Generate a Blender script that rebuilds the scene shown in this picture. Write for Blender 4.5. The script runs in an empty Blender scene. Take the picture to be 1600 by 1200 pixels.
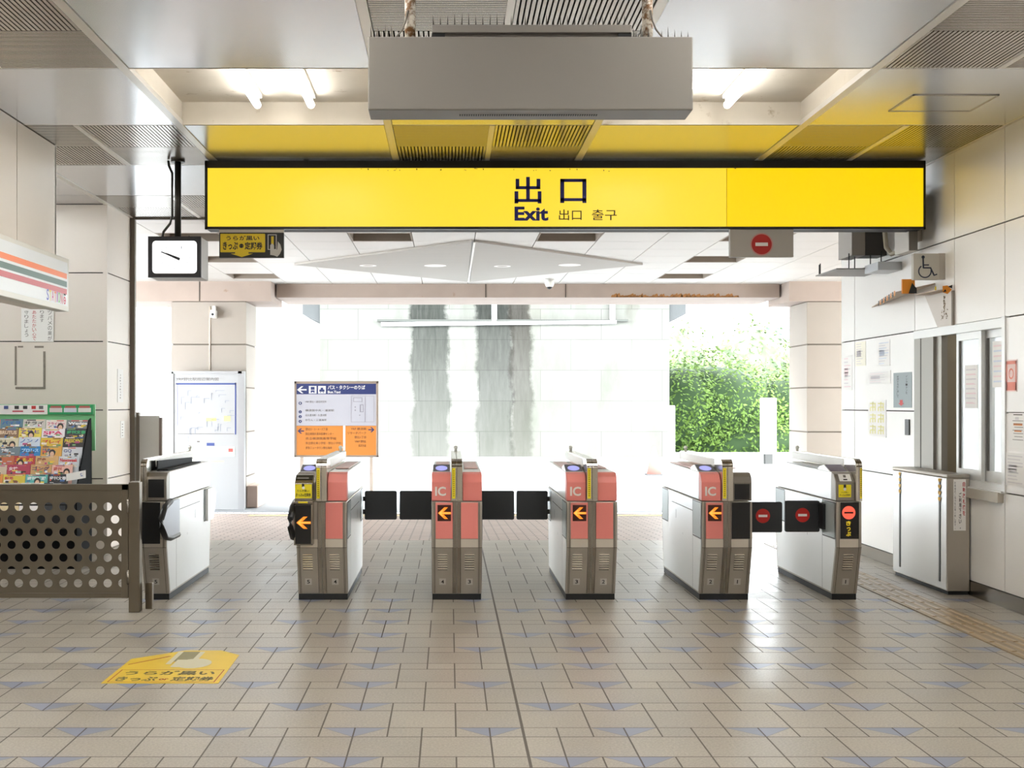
import bpy, bmesh, math, random
from mathutils import Vector, Matrix
random.seed(7)
C = bpy.context.scene.collection
SC = bpy.context.scene
F = 1900.0; H = 1.5; VX, VY = 702.0, 630.0

# ------------------------------------------------------------------ camera, world, sun, exposure
cd = bpy.data.cameras.new('camera'); cam = bpy.data.objects.new('camera', cd); C.objects.link(cam)
cam.location = (0, 0, H); cam.rotation_euler = (math.radians(90), 0, 0)
cd.sensor_fit = 'HORIZONTAL'; cd.sensor_width = 36; cd.lens = 36 * F / 1600
cd.shift_x = (800 - VX) / 1600; cd.shift_y = (VY - 600) / 1600; cd.clip_end = 400
SC.camera = cam
W = bpy.data.worlds.new('sky'); SC.world = W; W.use_nodes = True
nt = W.node_tree; nt.nodes.clear()
out = nt.nodes.new('ShaderNodeOutputWorld'); bg = nt.nodes.new('ShaderNodeBackground')
tc = nt.nodes.new('ShaderNodeTexCoord'); sp = nt.nodes.new('ShaderNodeSeparateXYZ'); rp = nt.nodes.new('ShaderNodeValToRGB')
nt.links.new(tc.outputs['Generated'], sp.inputs[0]); nt.links.new(sp.outputs['Z'], rp.inputs[0])
rp.color_ramp.elements[0].position = 0.0; rp.color_ramp.elements[0].color = (.80, .86, .90, 1)
rp.color_ramp.elements[1].position = 0.6; rp.color_ramp.elements[1].color = (.93, .97, 1, 1)
nt.links.new(rp.outputs[0], bg.inputs['Color']); bg.inputs['Strength'].default_value = 12.0
nt.links.new(bg.outputs[0], out.inputs[0])
sl = bpy.data.lights.new('sun', 'SUN'); sl.energy = 3.0; sl.angle = math.radians(25); sl.color = (1, .97, .92)
so = bpy.data.objects.new('sun', sl); C.objects.link(so); so.rotation_euler = (math.radians(28), math.radians(14), 0); so.location = (0, 20, 20)
SC.view_settings.view_transform = 'Standard'; SC.view_settings.look = 'None'
SC.view_settings.gamma = 1; SC.view_settings.use_curve_mapping = False
SC.view_settings.exposure = 0.95
TUBE_POWER = 14.0

# ------------------------------------------------------------------ materials
def lin(c):
    if isinstance(c, str): c = tuple(int(c[i:i+2], 16) / 255 for i in (0, 2, 4))
    return tuple(x / 12.92 if x <= .04045 else ((x + .055) / 1.055) ** 2.4 for x in c)
MC = {}
def mat(name, col, rough=.5, metal=0.0, emit=0.0, var=0.0, vs=3.0, bump=0.0, bs=60.0, stretch=(1, 1, 1), spec=.5, dirt=None, dirt_s=2.0, dirt_t=.62, alpha=1.0, coat=0.0):
    if name in MC: return MC[name]
    m = bpy.data.materials.new(name); m.use_nodes = True; MC[name] = m
    n = m.node_tree; b = n.nodes['Principled BSDF']; c = lin(col)
    b.inputs['Base Color'].default_value = (*c, 1); b.inputs['Roughness'].default_value = rough
    b.inputs['Metallic'].default_value = metal; b.inputs['Specular IOR Level'].default_value = spec
    b.inputs['Coat Weight'].default_value = coat
    if emit:
        b.inputs['Base Color'].default_value = (*[q * .12 for q in c], 1)
        b.inputs['Emission Color'].default_value = (*c, 1); b.inputs['Emission Strength'].default_value = emit
    if alpha < 1: b.inputs['Alpha'].default_value = alpha
    if var or bump or dirt:
        t = n.nodes.new('ShaderNodeTexCoord'); mp = n.nodes.new('ShaderNodeMapping'); mp.inputs['Scale'].default_value = stretch
        n.links.new(t.outputs['Object'], mp.inputs[0])
        src = None
        if var:
            ns = n.nodes.new('ShaderNodeTexNoise'); ns.inputs['Scale'].default_value = vs; ns.inputs['Detail'].default_value = 5
            n.links.new(mp.outputs[0], ns.inputs['Vector'])
            mr = n.nodes.new('ShaderNodeMapRange'); mr.inputs['To Min'].default_value = 1 - var; mr.inputs['To Max'].default_value = 1 + var
            n.links.new(ns.outputs['Fac'], mr.inputs[0])
            mx = n.nodes.new('ShaderNodeVectorMath'); mx.operation = 'SCALE'; mx.inputs[0].default_value = c
            n.links.new(mr.outputs[0], mx.inputs['Scale']); src = mx.outputs[0]
            n.links.new(src, b.inputs['Base Color'])
        if dirt:
            nd = n.nodes.new('ShaderNodeTexNoise'); nd.inputs['Scale'].default_value = dirt_s; nd.inputs['Detail'].default_value = 8; nd.inputs['Roughness'].default_value = .65
            n.links.new(mp.outputs[0], nd.inputs['Vector'])
            mr2 = n.nodes.new('ShaderNodeMapRange'); mr2.inputs['From Min'].default_value = dirt_t; mr2.inputs['From Max'].default_value = dirt_t + .12
            n.links.new(nd.outputs['Fac'], mr2.inputs[0])
            mi = n.nodes.new('ShaderNodeMix'); mi.data_type = 'RGBA'
            n.links.new(mr2.outputs[0], mi.inputs['Factor'])
            if src: n.links.new(src, mi.inputs[6])
            else: mi.inputs[6].default_value = (*c, 1)
            mi.inputs[7].default_value = (*lin(dirt), 1)
            n.links.new(mi.outputs[2], b.inputs['Base Color'])
        if bump:
            nb = n.nodes.new('ShaderNodeTexNoise'); nb.inputs['Scale'].default_value = bs; nb.inputs['Detail'].default_value = 3
            n.links.new(mp.outputs[0], nb.inputs['Vector'])
            bu = n.nodes.new('ShaderNodeBump'); bu.inputs['Strength'].default_value = bump; bu.inputs['Distance'].default_value = .01
            n.links.new(nb.outputs['Fac'], bu.inputs['Height']); n.links.new(bu.outputs[0], b.inputs['Normal'])
    return m

class ND:
    """small wrapper to write shader arithmetic"""
    def __init__(s, m): s.m = m; s.t = m.node_tree
    def op(s, o, a, b=None, c=None, clamp=False):
        n = s.t.nodes.new('ShaderNodeMath'); n.operation = o; n.use_clamp = clamp
        for i, v in enumerate((a, b, c)):
            if v is None: continue
            if isinstance(v, (int, float)): n.inputs[i].default_value = v
            else: s.t.links.new(v, n.inputs[i])
        return n.outputs[0]
    def mix(s, f, a, b):
        n = s.t.nodes.new('ShaderNodeMix'); n.data_type = 'RGBA'
        for i, v in ((0, f), (6, a), (7, b)):
            if isinstance(v, tuple): n.inputs[i].default_value = (*v[:3], 1)
            elif isinstance(v, (int, float)): n.inputs[i].default_value = v
            else: s.t.links.new(v, n.inputs[i])
        return n.outputs[2]
    def noise(s, vec, scale, detail=4, rough=.5):
        n = s.t.nodes.new('ShaderNodeTexNoise'); n.inputs['Scale'].default_value = scale; n.inputs['Detail'].default_value = detail
        n.inputs['Roughness'].default_value = rough
        if vec is not None: s.t.links.new(vec, n.inputs['Vector'])
        return n.outputs['Fac']
    def comb(s, x, y, z):
        n = s.t.nodes.new('ShaderNodeCombineXYZ')
        for i, v in enumerate((x, y, z)):
            if isinstance(v, (int, float)): n.inputs[i].default_value = v
            else: s.t.links.new(v, n.inputs[i])
        return n.outputs[0]
    def white(s, vec):
        n = s.t.nodes.new('ShaderNodeTexWhiteNoise'); n.noise_dimensions = '3D'; s.t.links.new(vec, n.inputs['Vector']); return n.outputs['Value']

def floor_material():
    m = bpy.data.materials.new('station floor tiles'); m.use_nodes = True; d = ND(m); t = m.node_tree
    b = t.nodes['Principled BSDF']
    g = t.nodes.new('ShaderNodeTexCoord'); s = t.nodes.new('ShaderNodeSeparateXYZ'); t.links.new(g.outputs['Object'], s.inputs[0])
    X, Y = s.outputs[0], s.outputs[1]
    P, SM, TW, X0, Y0 = .463, .154, .31, .34, 5.004
    v = d.op('DIVIDE', d.op('SUBTRACT', Y, Y0), P); row = d.op('FLOOR', v); fy = d.op('MULTIPLY', d.op('SUBTRACT', v, row), P)
    small = d.op('LESS_THAN', fy, SM)
    par = d.op('SUBTRACT', row, d.op('MULTIPLY', d.op('FLOOR', d.op('DIVIDE', row, 2)), 2))     # 0 / 1
    # joints across X
    u = d.op('DIVIDE', d.op('SUBTRACT', X, X0), TW)
    def near(u, w, ww):            # distance to nearest integer, in metres (cell width ww)
        return d.op('LESS_THAN', d.op('MULTIPLY', d.op('ABSOLUTE', d.op('SUBTRACT', u, d.op('ROUND', u))), ww), w)
    ub = d.op('ADD', u, d.op('MULTIPLY', d.op('SUBTRACT', 1, par), .5))
    jb = near(ub, .0038, TW)
    us = d.op('MULTIPLY', u, 2); js = near(us, .0036, TW / 2)
    gy = d.op('MAXIMUM', d.op('LESS_THAN', fy, .004), d.op('MAXIMUM', d.op('GREATER_THAN', fy, P - .004),
              d.op('LESS_THAN', d.op('ABSOLUTE', d.op('SUBTRACT', fy, SM)), .0035)))
    gx = d.op('ADD', d.op('MULTIPLY', small, js), d.op('MULTIPLY', d.op('SUBTRACT', 1, small), jb))
    ex = d.op('LESS_THAN', d.op('ABSOLUTE', d.op('SUBTRACT', X, .337)), .0065)
    # blue triangles
    k = d.op('FLOOR', u)
    k4 = d.op('SUBTRACT', k, d.op('MULTIPLY', d.op('FLOOR', d.op('DIVIDE', k, 4)), 4))
    k2 = d.op('SUBTRACT', k, d.op('MULTIPLY', d.op('FLOOR', d.op('DIVIDE', k, 2)), 2))
    evenr = d.op('LESS_THAN', k4, 1.5)
    oddr = d.op('GREATER_THAN', k2, .5)
    on = d.op('ADD', d.op('MULTIPLY', d.op('SUBTRACT', 1, par), evenr), d.op('MULTIPLY', par, oddr))
    on = d.op('MULTIPLY', on, d.op('LESS_THAN', Y, 9.63))
    fu = d.op('ABSOLUTE', d.op('SUBTRACT', d.op('SUBTRACT', u, k), .5))          # 0 at the centre .. .5 at the ends
    tri_d = d.op('SUBTRACT', d.op('DIVIDE', fy, SM), d.op('MULTIPLY', fu, 2.06))
    tri = d.op('MULTIPLY', d.op('MULTIPLY', small, on), d.op('GREATER_THAN', tri_d, 0))
    tedge = d.op('MULTIPLY', d.op('MULTIPLY', small, on), d.op('LESS_THAN', d.op('ABSOLUTE', tri_d), .018))
    cellx = d.op('ADD', d.op('MULTIPLY', small, d.op('FLOOR', us)), d.op('MULTIPLY', d.op('SUBTRACT', 1, small), d.op('FLOOR', ub)))
    rnd = d.white(d.comb(cellx, d.op('ADD', row, d.op('MULTIPLY', small, .37)), 1.3))
    fine = d.noise(g.outputs['Object'], 88, 2, .7); blot = d.noise(g.outputs['Object'], 1.37, 3)
    fac = d.op('ADD', d.op('MULTIPLY', rnd, .3), d.op('ADD', d.op('MULTIPLY', fine, 1.3), d.op('MULTIPLY', blot, .5)))
    fac = d.op('SUBTRACT', fac, .6, clamp=True)
    base = d.mix(fac, lin('7f776a'), lin('bcb5a7'))
    blue = d.mix(d.op('ADD', rnd, -.1, clamp=True), lin('747b90'), lin('8a8fa4'))
    col = d.mix(tri, base, blue)
    grout = d.op('MAXIMUM', d.op('MAXIMUM', gx, gy), ex, clamp=True)
    thin = d.op('MULTIPLY', tedge, .55)
    col = d.mix(d.op('MAXIMUM', d.op('MULTIPLY', grout, .92), thin), col, lin('4a4038'))
    t.links.new(col, b.inputs['Base Color'])
    rr = d.op('ADD', .275, d.op('ADD', d.op('MULTIPLY', rnd, .08), d.op('ADD', d.op('MULTIPLY', blot, .12), d.op('MULTIPLY', grout, .3))))
    t.links.new(rr, b.inputs['Roughness']); b.inputs['Specular IOR Level'].default_value = .85
    bu = t.nodes.new('ShaderNodeBump'); bu.inputs['Strength'].default_value = .35; bu.inputs['Distance'].default_value = .004
    hgt = d.op('ADD', d.op('MULTIPLY', d.op('SUBTRACT', 1, grout), 1.0), d.op('MULTIPLY', fine, .12))
    t.links.new(hgt, bu.inputs['Height']); t.links.new(bu.outputs[0], b.inputs['Normal'])
    return m

def brick_material(name, c1, c2, cm, w, h, mortar=.012, rough=.6, vert=False, dirtcol=None, msize=None):
    m = bpy.data.materials.new(name); m.use_nodes = True; t = m.node_tree; b = t.nodes['Principled BSDF']; d = ND(m)
    g = t.nodes.new('ShaderNodeTexCoord'); src = g.outputs['Object']
    s = t.nodes.new('ShaderNodeSeparateXYZ'); t.links.new(src, s.inputs[0])
    vec = d.comb(s.outputs[0], s.outputs[2], 0) if vert else src
    br = t.nodes.new('ShaderNodeTexBrick'); t.links.new(vec, br.inputs['Vector'])
    br.inputs['Scale'].default_value = 1; br.inputs['Brick Width'].default_value = w; br.inputs['Row Height'].default_value = h
    br.inputs['Mortar Size'].default_value = mortar; br.inputs['Mortar Smooth'].default_value = .1
    br.inputs['Color1'].default_value = (*lin(c1), 1); br.inputs['Color2'].default_value = (*lin(c2), 1); br.inputs['Mortar'].default_value = (*lin(cm), 1)
    n = d.noise(src, 1.5, 6); col = d.mix(d.op('MULTIPLY', n, .35), br.outputs['Color'], lin(cm))
    t.links.new(col, b.inputs['Base Color']); b.inputs['Roughness'].default_value = rough
    return m

def streak_wall_material():
    """big concrete blocks with dark water stains at fixed places on the face"""
    m = bpy.data.materials.new('stained concrete block'); m.use_nodes = True; t = m.node_tree; b = t.nodes['Principled BSDF']; d = ND(m)
    g = t.nodes.new('ShaderNodeTexCoord'); src = g.outputs['Object']
    s = t.nodes.new('ShaderNodeSeparateXYZ'); t.links.new(src, s.inputs[0]); X, Z = s.outputs[0], s.outputs[2]
    br = t.nodes.new('ShaderNodeTexBrick'); t.links.new(d.comb(X, Z, 0), br.inputs['Vector'])
    br.inputs['Scale'].default_value = 1; br.inputs['Brick Width'].default_value = 1.55; br.inputs['Row Height'].default_value = .78
    br.inputs['Mortar Size'].default_value = .010; br.inputs['Mortar Smooth'].default_value = .8
    br.inputs['Color1'].default_value = (*lin('686862'), 1); br.inputs['Color2'].default_value = (*lin('6f6f6a'), 1); br.inputs['Mortar'].default_value = (*lin('4c4d47'), 1)
    col = br.outputs['Color']
    wob = d.op('MULTIPLY', d.op('SUBTRACT', d.noise(d.comb(0, 0, Z), .9, 3), .5), .5)
    nz = d.noise(src, 2.2, 8, .7)
    fine = d.noise(d.comb(d.op('MULTIPLY', X, 6), 0, d.op('MULTIPLY', Z, .7)), 2.0, 8, .7)
    grime = d.noise(d.comb(X, 0, d.op('MULTIPLY', Z, .35)), .8, 8, .65)
    col = d.mix(d.op('MULTIPLY', d.op('SUBTRACT', grime, .44, clamp=True), 3.0, clamp=True), col, lin('55574e'))
    for cx, hw, dark, c, zlow in ((-.50, .52, 1.0, '11160f', -2), (1.15, .5, 1.0, '0f130d', -2), (1.83, .32, 1.0, '1c170e', -2), (4.72, .2, .45, '3a3425', 3.0), (3.4, .22, .22, '48483c', 0.8), (2.3, .3, .25, '5a543f', 3.2)):
        dist = d.op('ABSOLUTE', d.op('SUBTRACT', d.op('ADD', X, d.op('MULTIPLY', wob, .9)), cx))
        e = d.op('DIVIDE', d.op('SUBTRACT', d.op('ADD', hw, d.op('MULTIPLY', d.op('SUBTRACT', nz, .5), .4)), dist), .1, clamp=True)
        e = d.op('MULTIPLY', e, d.op('DIVIDE', d.op('SUBTRACT', Z, zlow), 1.2, clamp=True))
        top = d.op('ADD', .35, d.op('MULTIPLY', d.op('DIVIDE', Z, 4.5, clamp=True), .65))
        e = d.op('MULTIPLY', d.op('MULTIPLY', e, dark), d.op('MULTIPLY', top, d.op('ADD', .6, d.op('MULTIPLY', fine, .7))), clamp=True)
        col = d.mix(e, col, lin(c))
    t.links.new(col, b.inputs['Base Color']); b.inputs['Roughness'].default_value = .9
    return m

STEEL = mat('brushed stainless steel', '9c958b', .27, 1, var=.05, vs=3, bump=.02, bs=250, stretch=(1, 1, .04))
STEEL_D = mat('dull stainless steel', 'b3aca1', .36, .7, var=.06, vs=4, bump=.03, bs=250, stretch=(1, 1, .04))
STEEL_S = mat('satin stainless side panel', 'f0f1f0', .3, .35, var=.03, vs=3)
DARKLINE = mat('dark joint', '3b342d', .7)
BLACK = mat('black plastic', '0e0e0f', .35)
BLACKM = mat('matt black', '141415', .6)
FLAPM = mat('dark rubber flap', '26282a', .5, bump=.05, bs=300)
PINK = mat('salmon pink panel', 'ea8a81', .38, var=.03)
ARROW = mat('orange led arrow', 'ff8420', .5, emit=.75)
ARROWC = mat('amber led arrow core', 'ffb24e', .5, emit=.75)
LEDBG = mat('dark red led screen', '3a0d04', .3)
REDLED = mat('lit red led', 'ff5a44', .5, emit=.7)
LED_Y = mat('amber led text', 'e6c52a', .5, emit=.5)
YEL = mat('yellow sticker', 'efdc1c', .45)
YELD = mat('dull yellow sheet', 'd6b81c', .5)
G6 = mat('grey ink', '6f6a64', .6)
GREYL = mat('light grey lettering', 'eee6e0', .5)
PLATE = mat('grey number plate', 'c9c6bf', .4, 0)
INK = mat('black ink', '1c1a18', .6)
NAVY = mat('navy lettering', '0a0f6e', .5, emit=.0)
LILAC = mat('lit lilac reader pad', '9c9ede', .4, emit=.65)
READER = mat('dark grey reader plate', '55555a', .35)
WHITE = mat('white paint', 'ecebe6', .45, var=.02)
PAPER = mat('white paper', 'f0eeea', .8)
RED = mat('red paint', 'c3231e', .45)
REDINK = mat('red ink', 'c23a44', .6)
PANELW = mat('off white wall panel', 'efece7', .3, 0, var=.025, vs=1.2, spec=.5, coat=.2)
PANELG = mat('greige pillar panel', 'e3d9cd', .33, 0, var=.03, vs=1.2, spec=.5)
CEILP = mat('glossy ceiling panel', 'cdced0', .21, .75, var=.03, vs=.8, bump=.012, bs=90)
SLAT = mat('ceiling louvre slat', 'b3aca2', .24, .7, var=.03)
STRIP = mat('ceiling strip', 'd6d1c8', .3, .4, var=.02)
CONCR = mat('stained recess concrete', 'c9c0b0', .8, var=.12, vs=4, dirt='8a7350', dirt_s=5, dirt_t=.6)
DARKV = mat('dark void', '0f0e0d', .9)

# ------------------------------------------------------------------ mesh builder
_TXT = {}
def glyphs(s, bold=0.0):
    key = (s, bold)
    if key in _TXT: return _TXT[key]
    cu = bpy.data.curves.new('t', 'FONT'); cu.body = s; cu.size = 1; cu.resolution_u = 3; cu.offset = bold
    o = bpy.data.objects.new('t', cu); C.objects.link(o)
    dg = bpy.context.evaluated_depsgraph_get(); dg.update()
    me = bpy.data.meshes.new_from_object(o.evaluated_get(dg))
    vs = [tuple(v.co[:2]) for v in me.vertices]; fs = [tuple(p.vertices) for p in me.polygons]
    bpy.data.objects.remove(o); bpy.data.curves.remove(cu); bpy.data.meshes.remove(me)
    if vs:
        x0 = min(v[0] for v in vs); x1 = max(v[0] for v in vs); y0 = min(v[1] for v in vs); y1 = max(v[1] for v in vs)
    else: x0 = y0 = 0; x1 = y1 = 1
    _TXT[key] = (vs, fs, x0, x1, y0, y1)
    return _TXT[key]

class MB:
    def __init__(s): s.v = []; s.f = []; s.m = []; s.mats = []; s.sm = []
    def mi(s, m):
        if m not in s.mats: s.mats.append(m)
        return s.mats.index(m)
    def add(s, vs, fs, m, smooth=False):
        b = len(s.v); s.v += [tuple(v) for v in vs]; i = s.mi(m)
        for f in fs: s.f.append(tuple(b + k for k in f)); s.m.append(i); s.sm.append(smooth)
        return s
    def box(s, x0, x1, y0, y1, z0, z1, m):
        if x0 > x1: x0, x1 = x1, x0
        if y0 > y1: y0, y1 = y1, y0
        if z0 > z1: z0, z1 = z1, z0
        vs = [(x, y, z) for x in (x0, x1) for y in (y0, y1) for z in (z0, z1)]
        return s.add(vs, [(0, 1, 3, 2), (4, 6, 7, 5), (0, 4, 5, 1), (2, 3, 7, 6), (0, 2, 6, 4), (1, 5, 7, 3)], m)
    def quad(s, a, b, c, d_, m): return s.add([a, b, c, d_], [(0, 1, 2, 3)], m)
    def prism(s, pts, axis, a, b, m, caps=True):
        """pts 2D polygon in the other two axes (order xyz without axis), extruded a..b along axis"""
        n = len(pts)
        def P(p, t):
            return {'x': (t, p[0], p[1]), 'y': (p[0], t, p[1]), 'z': (p[0], p[1], t)}[axis]
        vs = [P(p, a) for p in pts] + [P(p, b) for p in pts]
        fs = [(i, (i + 1) % n, n + (i + 1) % n, n + i) for i in range(n)]
        if caps: fs += [tuple(range(n))[::-1], tuple(range(n, 2 * n))]
        return s.add(vs, fs, m)
    def disc(s, c, r, u, v, m, seg=28, ry=None):
        c = Vector(c); u = Vector(u); v = Vector(v); ry = ry or r
        return s.add([c + u * r * math.cos(2 * math.pi * i / seg) + v * ry * math.sin(2 * math.pi * i / seg) for i in range(seg)], [tuple(range(seg))], m)
    def ring(s, c, r0, r1, u, v, m, seg=28, a0=0, a1=2 * math.pi):
        c = Vector(c); u = Vector(u); v = Vector(v); vs = []
        for i in range(seg + 1):
            a = a0 + (a1 - a0) * i / seg; d_ = u * math.cos(a) + v * math.sin(a); vs += [c + d_ * r0, c + d_ * r1]
        return s.add(vs, [(2 * i, 2 * i + 1, 2 * i + 3, 2 * i + 2) for i in range(seg)], m)
    def tube(s, pts, r, m, seg=10, caps=True):
        pts = [Vector(p) for p in pts]; rings = []; n = len(pts)
        rr = r if isinstance(r, (list, tuple)) else [r] * n
        up = Vector((0, 0, 1)); vs = []
        for i, p in enumerate(pts):
            t = (pts[min(i + 1, n - 1)] - pts[max(i - 1, 0)]).normalized()
            a = t.cross(up)
            if a.length < .05: a = t.cross(Vector((0, 1, 0)))
            a.normalize(); b = a.cross(t).normalized()
            vs += [p + (a * math.cos(2 * math.pi * k / seg) + b * math.sin(2 * math.pi * k / seg)) * rr[i] for k in range(seg)]
        fs = [(i * seg + k, i * seg + (k + 1) % seg, (i + 1) * seg + (k + 1) % seg, (i + 1) * seg + k) for i in range(n - 1) for k in range(seg)]
        if caps: fs += [tuple(range(seg))[::-1], tuple(range((n - 1) * seg, n * seg))]
        return s.add(vs, fs, m, True)
    def lathe(s, c, prof, m, seg=20, smooth=True):
        vs = [(c[0] + r * math.cos(2 * math.pi * k / seg), c[1] + r * math.sin(2 * math.pi * k / seg), c[2] + z) for r, z in prof for k in range(seg)]
        n = len(prof)
        fs = [(i * seg + k, i * seg + (k + 1) % seg, (i + 1) * seg + (k + 1) % seg, (i + 1) * seg + k) for i in range(n - 1) for k in range(seg)]
        fs += [tuple(range(seg))[::-1], tuple(range((n - 1) * seg, n * seg))]
        return s.add(vs, fs, m, smooth)
    def text(s, t, o, u, v, w, h, m, bold=0.0):
        """fit the glyphs of t into the w x h box whose lower left corner is o, along unit vectors u (right) and v (up)"""
        vs, fs, x0, x1, y0, y1 = glyphs(t, bold); o = Vector(o); u = Vector(u); v = Vector(v)
        sx = w / max(1e-6, x1 - x0); sy = h / max(1e-6, y1 - y0)
        return s.add([o + u * (p[0] - x0) * sx + v * (p[1] - y0) * sy for p in vs], fs, m)
    def vtext(s, t, o, u, v, w, h, m, bold=0.0, fill=.84):
        """characters stacked downwards inside the box, o = lower left"""
        n = len(t); ch = h / n; o = Vector(o); u = Vector(u); v = Vector(v)
        for i, c in enumerate(t):
            if c == ' ': continue
            hh = ch * fill; ww = w
            if c in '。、': ww = w * .35; hh = hh * .35
            if c in 'っゃょ': ww = w * .75; hh *= .8
            s.text(c, o + v * (ch * (n - 1 - i) + ch * (1 - fill) / 2) + u * (w - ww) * .6, u, v, ww, hh, m, bold)
        return s
    def build(s, name, parent=None, bevel=0.0, root=None, segs=2):
        me = bpy.data.meshes.new(name)
        r = root or parent
        off = Vector(root_loc(r)) if r else Vector((0, 0, 0))
        me.from_pydata([tuple(Vector(p) - off) for p in s.v], [], s.f)
        for m in s.mats: me.materials.append(m)
        me.polygons.foreach_set('material_index', s.m); me.polygons.foreach_set('use_smooth', s.sm)
        me.update()
        o = bpy.data.objects.new(name, me); C.objects.link(o)
        if parent: o.parent = parent
        if bevel:
            b = o.modifiers.new('bevel', 'BEVEL'); b.width = bevel; b.segments = segs; b.limit_method = 'ANGLE'; b.angle_limit = math.radians(40)
        return o
def root_loc(o):
    while o.parent: o = o.parent
    return o.location
def tag(o, label, cat, group=None, kind=None):
    o['label'] = label; o['category'] = cat
    if group: o['group'] = group
    if kind: o['kind'] = kind
    return o
def thing(name, loc, label, cat, group=None, kind=None):
    o = bpy.data.objects.new(name, None); C.objects.link(o); o.location = loc; o.empty_display_size = .1
    return tag(o, label, cat, group, kind)
def struct(o, label=None, cat=None):
    o['kind'] = 'structure'
    if label: o['label'] = label
    if cat: o['category'] = cat
    return o
def at(px, py, Y): return Vector(((px - VX) * Y / F, Y, H + (VY - py) * Y / F))
UX, UY, UZ = Vector((1, 0, 0)), Vector((0, 1, 0)), Vector((0, 0, 1))
def box1(name, x0, x1, y0, y1, z0, z1, m, parent=None, bevel=0.0): return MB().box(x0, x1, y0, y1, z0, z1, m).build(name, parent, bevel)

# ------------------------------------------------------------------ the hall: floor, ceiling, walls
CZ = 3.53
XS = [-5.01, -3.49, -1.97, -.445, 1.075, 2.585, 4.10]       # lines of the ceiling grid
YS = [-4.63, -3.13, -1.63, -.13, 1.375, 2.875, 4.375, 5.875, 7.375, 8.87, 10.37, 11.87, 13.37]
FL = floor_material()
struct(box1('floor', -7, 4.6, -4.6, 13.3, -.12, 0, FL), 'beige tiled hall floor with rows of small blue triangles', 'floor')

# ceiling grid
cm = MB(); RECESS = []
for i in range(len(XS) - 1):
    for j in range(len(YS) - 1):
        x0, x1, y0, y1 = XS[i] + .032, XS[i + 1] - .032, YS[j] + .006, YS[j + 1] - .006
        outer = i in (0, 1, 3, 5)
        rowvent = j % 2 == 1 if False else (j in (1, 3, 5, 7, 9, 11))
        if rowvent and i in (1, 3, 5): continue                    # louvre field, built below
        if j in (2, 4, 6, 8) and i in (2, 4):                      # lamp recess
            RECESS.append((x0, x1, y0, y1)); continue
        cm.box(x0, x1, y0, y1, CZ, CZ + .03, CEILP)
struct(cm.build('ceiling', None), 'glossy grey metal ceiling panels of the hall', 'ceiling')
st = MB()
st.box(4.05, 4.3, -4.6, 13.37, CZ - .004, CZ + .05, STRIP)
for x in XS[1:-1]: st.box(x - .028, x + .028, -4.6, 13.37, CZ - .006, CZ + .03, STRIP)
for y in YS[1:]: st.box(XS[0], XS[-1], y - .003, y + .018, CZ + .002, CZ + .03, STRIP)
struct(st.build('trim_1'), 'thin light metal strips between the ceiling panels', 'ceiling trim')
bk = MB().box(-7, 4.6, -4.6, 13.37, CZ + .30, CZ + .36, DARKV)
struct(bk.build('ceiling'), 'dark slab above the hall ceiling', 'ceiling')
rc = MB()
for (x0, x1, y0, y1) in RECESS:
    z1 = CZ + .165; a, b = x0 - .01, x1 + .01
    rc.box(a, b, y0, y1, z1, z1 + .02, CONCR)
    rc.box(a - .02, a, y0, y1, CZ, z1, CONCR); rc.box(b, b + .02, y0, y1, CZ, z1, CONCR)
    rc.box(a, b, y0 - .02, y0, CZ, z1, CONCR); rc.box(a, b, y1, y1 + .02, CZ, z1, CONCR)
struct(rc.build('ceiling'), 'open lamp recesses in the hall ceiling', 'ceiling')

# louvre fields
def vent(i, j, label):
    x0, x1, y0, y1 = XS[i] + .032, XS[i + 1] - .032, YS[j] + .02, YS[j + 1] - .006
    xm, ym = (x0 + x1) / 2, (y0 + y1) / 2
    t = thing('ceiling_vent', ((x0 + x1) / 2, (y0 + y1) / 2, CZ), label, 'ceiling vent', 'square louvre fields in the hall ceiling')
    MB().box(x0, x1, y0, y1, CZ + .045, CZ + .055, DARKV).build('backing', t)
    MB().box(xm - .02, xm + .02, y0, y1, CZ - .003, CZ + .04, STRIP).box(x0, xm - .02, ym - .004, ym + .004, CZ + .003, CZ + .04, SLAT).box(xm + .02, x1, ym - .004, ym + .004, CZ + .003, CZ + .04, SLAT).build('frame', t)
    for (qx, qy, along) in ((0, 0, 'x'), (1, 0, 'y'), (0, 1, 'y'), (1, 1, 'x')):
        a0, a1 = (x0, xm - .02) if qx == 0 else (xm + .02, x1)
        b0, b1 = (y0, ym - .004) if qy == 0 else (ym + .004, y1)
        g = MB(); n = 26
        for k in range(n):
            if along == 'y':
                w = (a1 - a0) / n; g.box(a0 + k * w + w * .17, a0 + k * w + w * .83, b0, b1, CZ, CZ + .022, SLAT)
            else:
                w = (b1 - b0) / n; g.box(a0, a1, b0 + k * w + w * .17, b0 + k * w + w * .83, CZ, CZ + .022, SLAT)
        g.build('louvre', t)
names = {(1, 7): 'grey louvre field in the top left corner of the ceiling', (3, 7): 'grey louvre field above the hanging grey display box',
         (5, 7): 'grey louvre field in the top right corner of the ceiling', (1, 9): 'grey louvre field beside the top of the clock pole',
         (3, 9): 'yellow glowing louvre field just in front of the long sign, middle', (5, 9): 'yellow glowing louvre field at the right end of the long sign',
         (1, 11): 'louvre field behind the clock pole, next to the opening'}
for k, l in names.items(): vent(k[0], k[1], l)
fillc = MB()
for j in (1, 3, 5): 
    for i in (1, 3, 5): fillc.box(XS[i] + .032, XS[i + 1] - .032, YS[j] + .006, YS[j + 1] - .006, CZ, CZ + .03, CEILP)
for i in (3, 5): fillc.box(XS[i] + .032, XS[i + 1] - .032, YS[11] + .006, YS[12] - .006, CZ, CZ + .03, CEILP)
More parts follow.
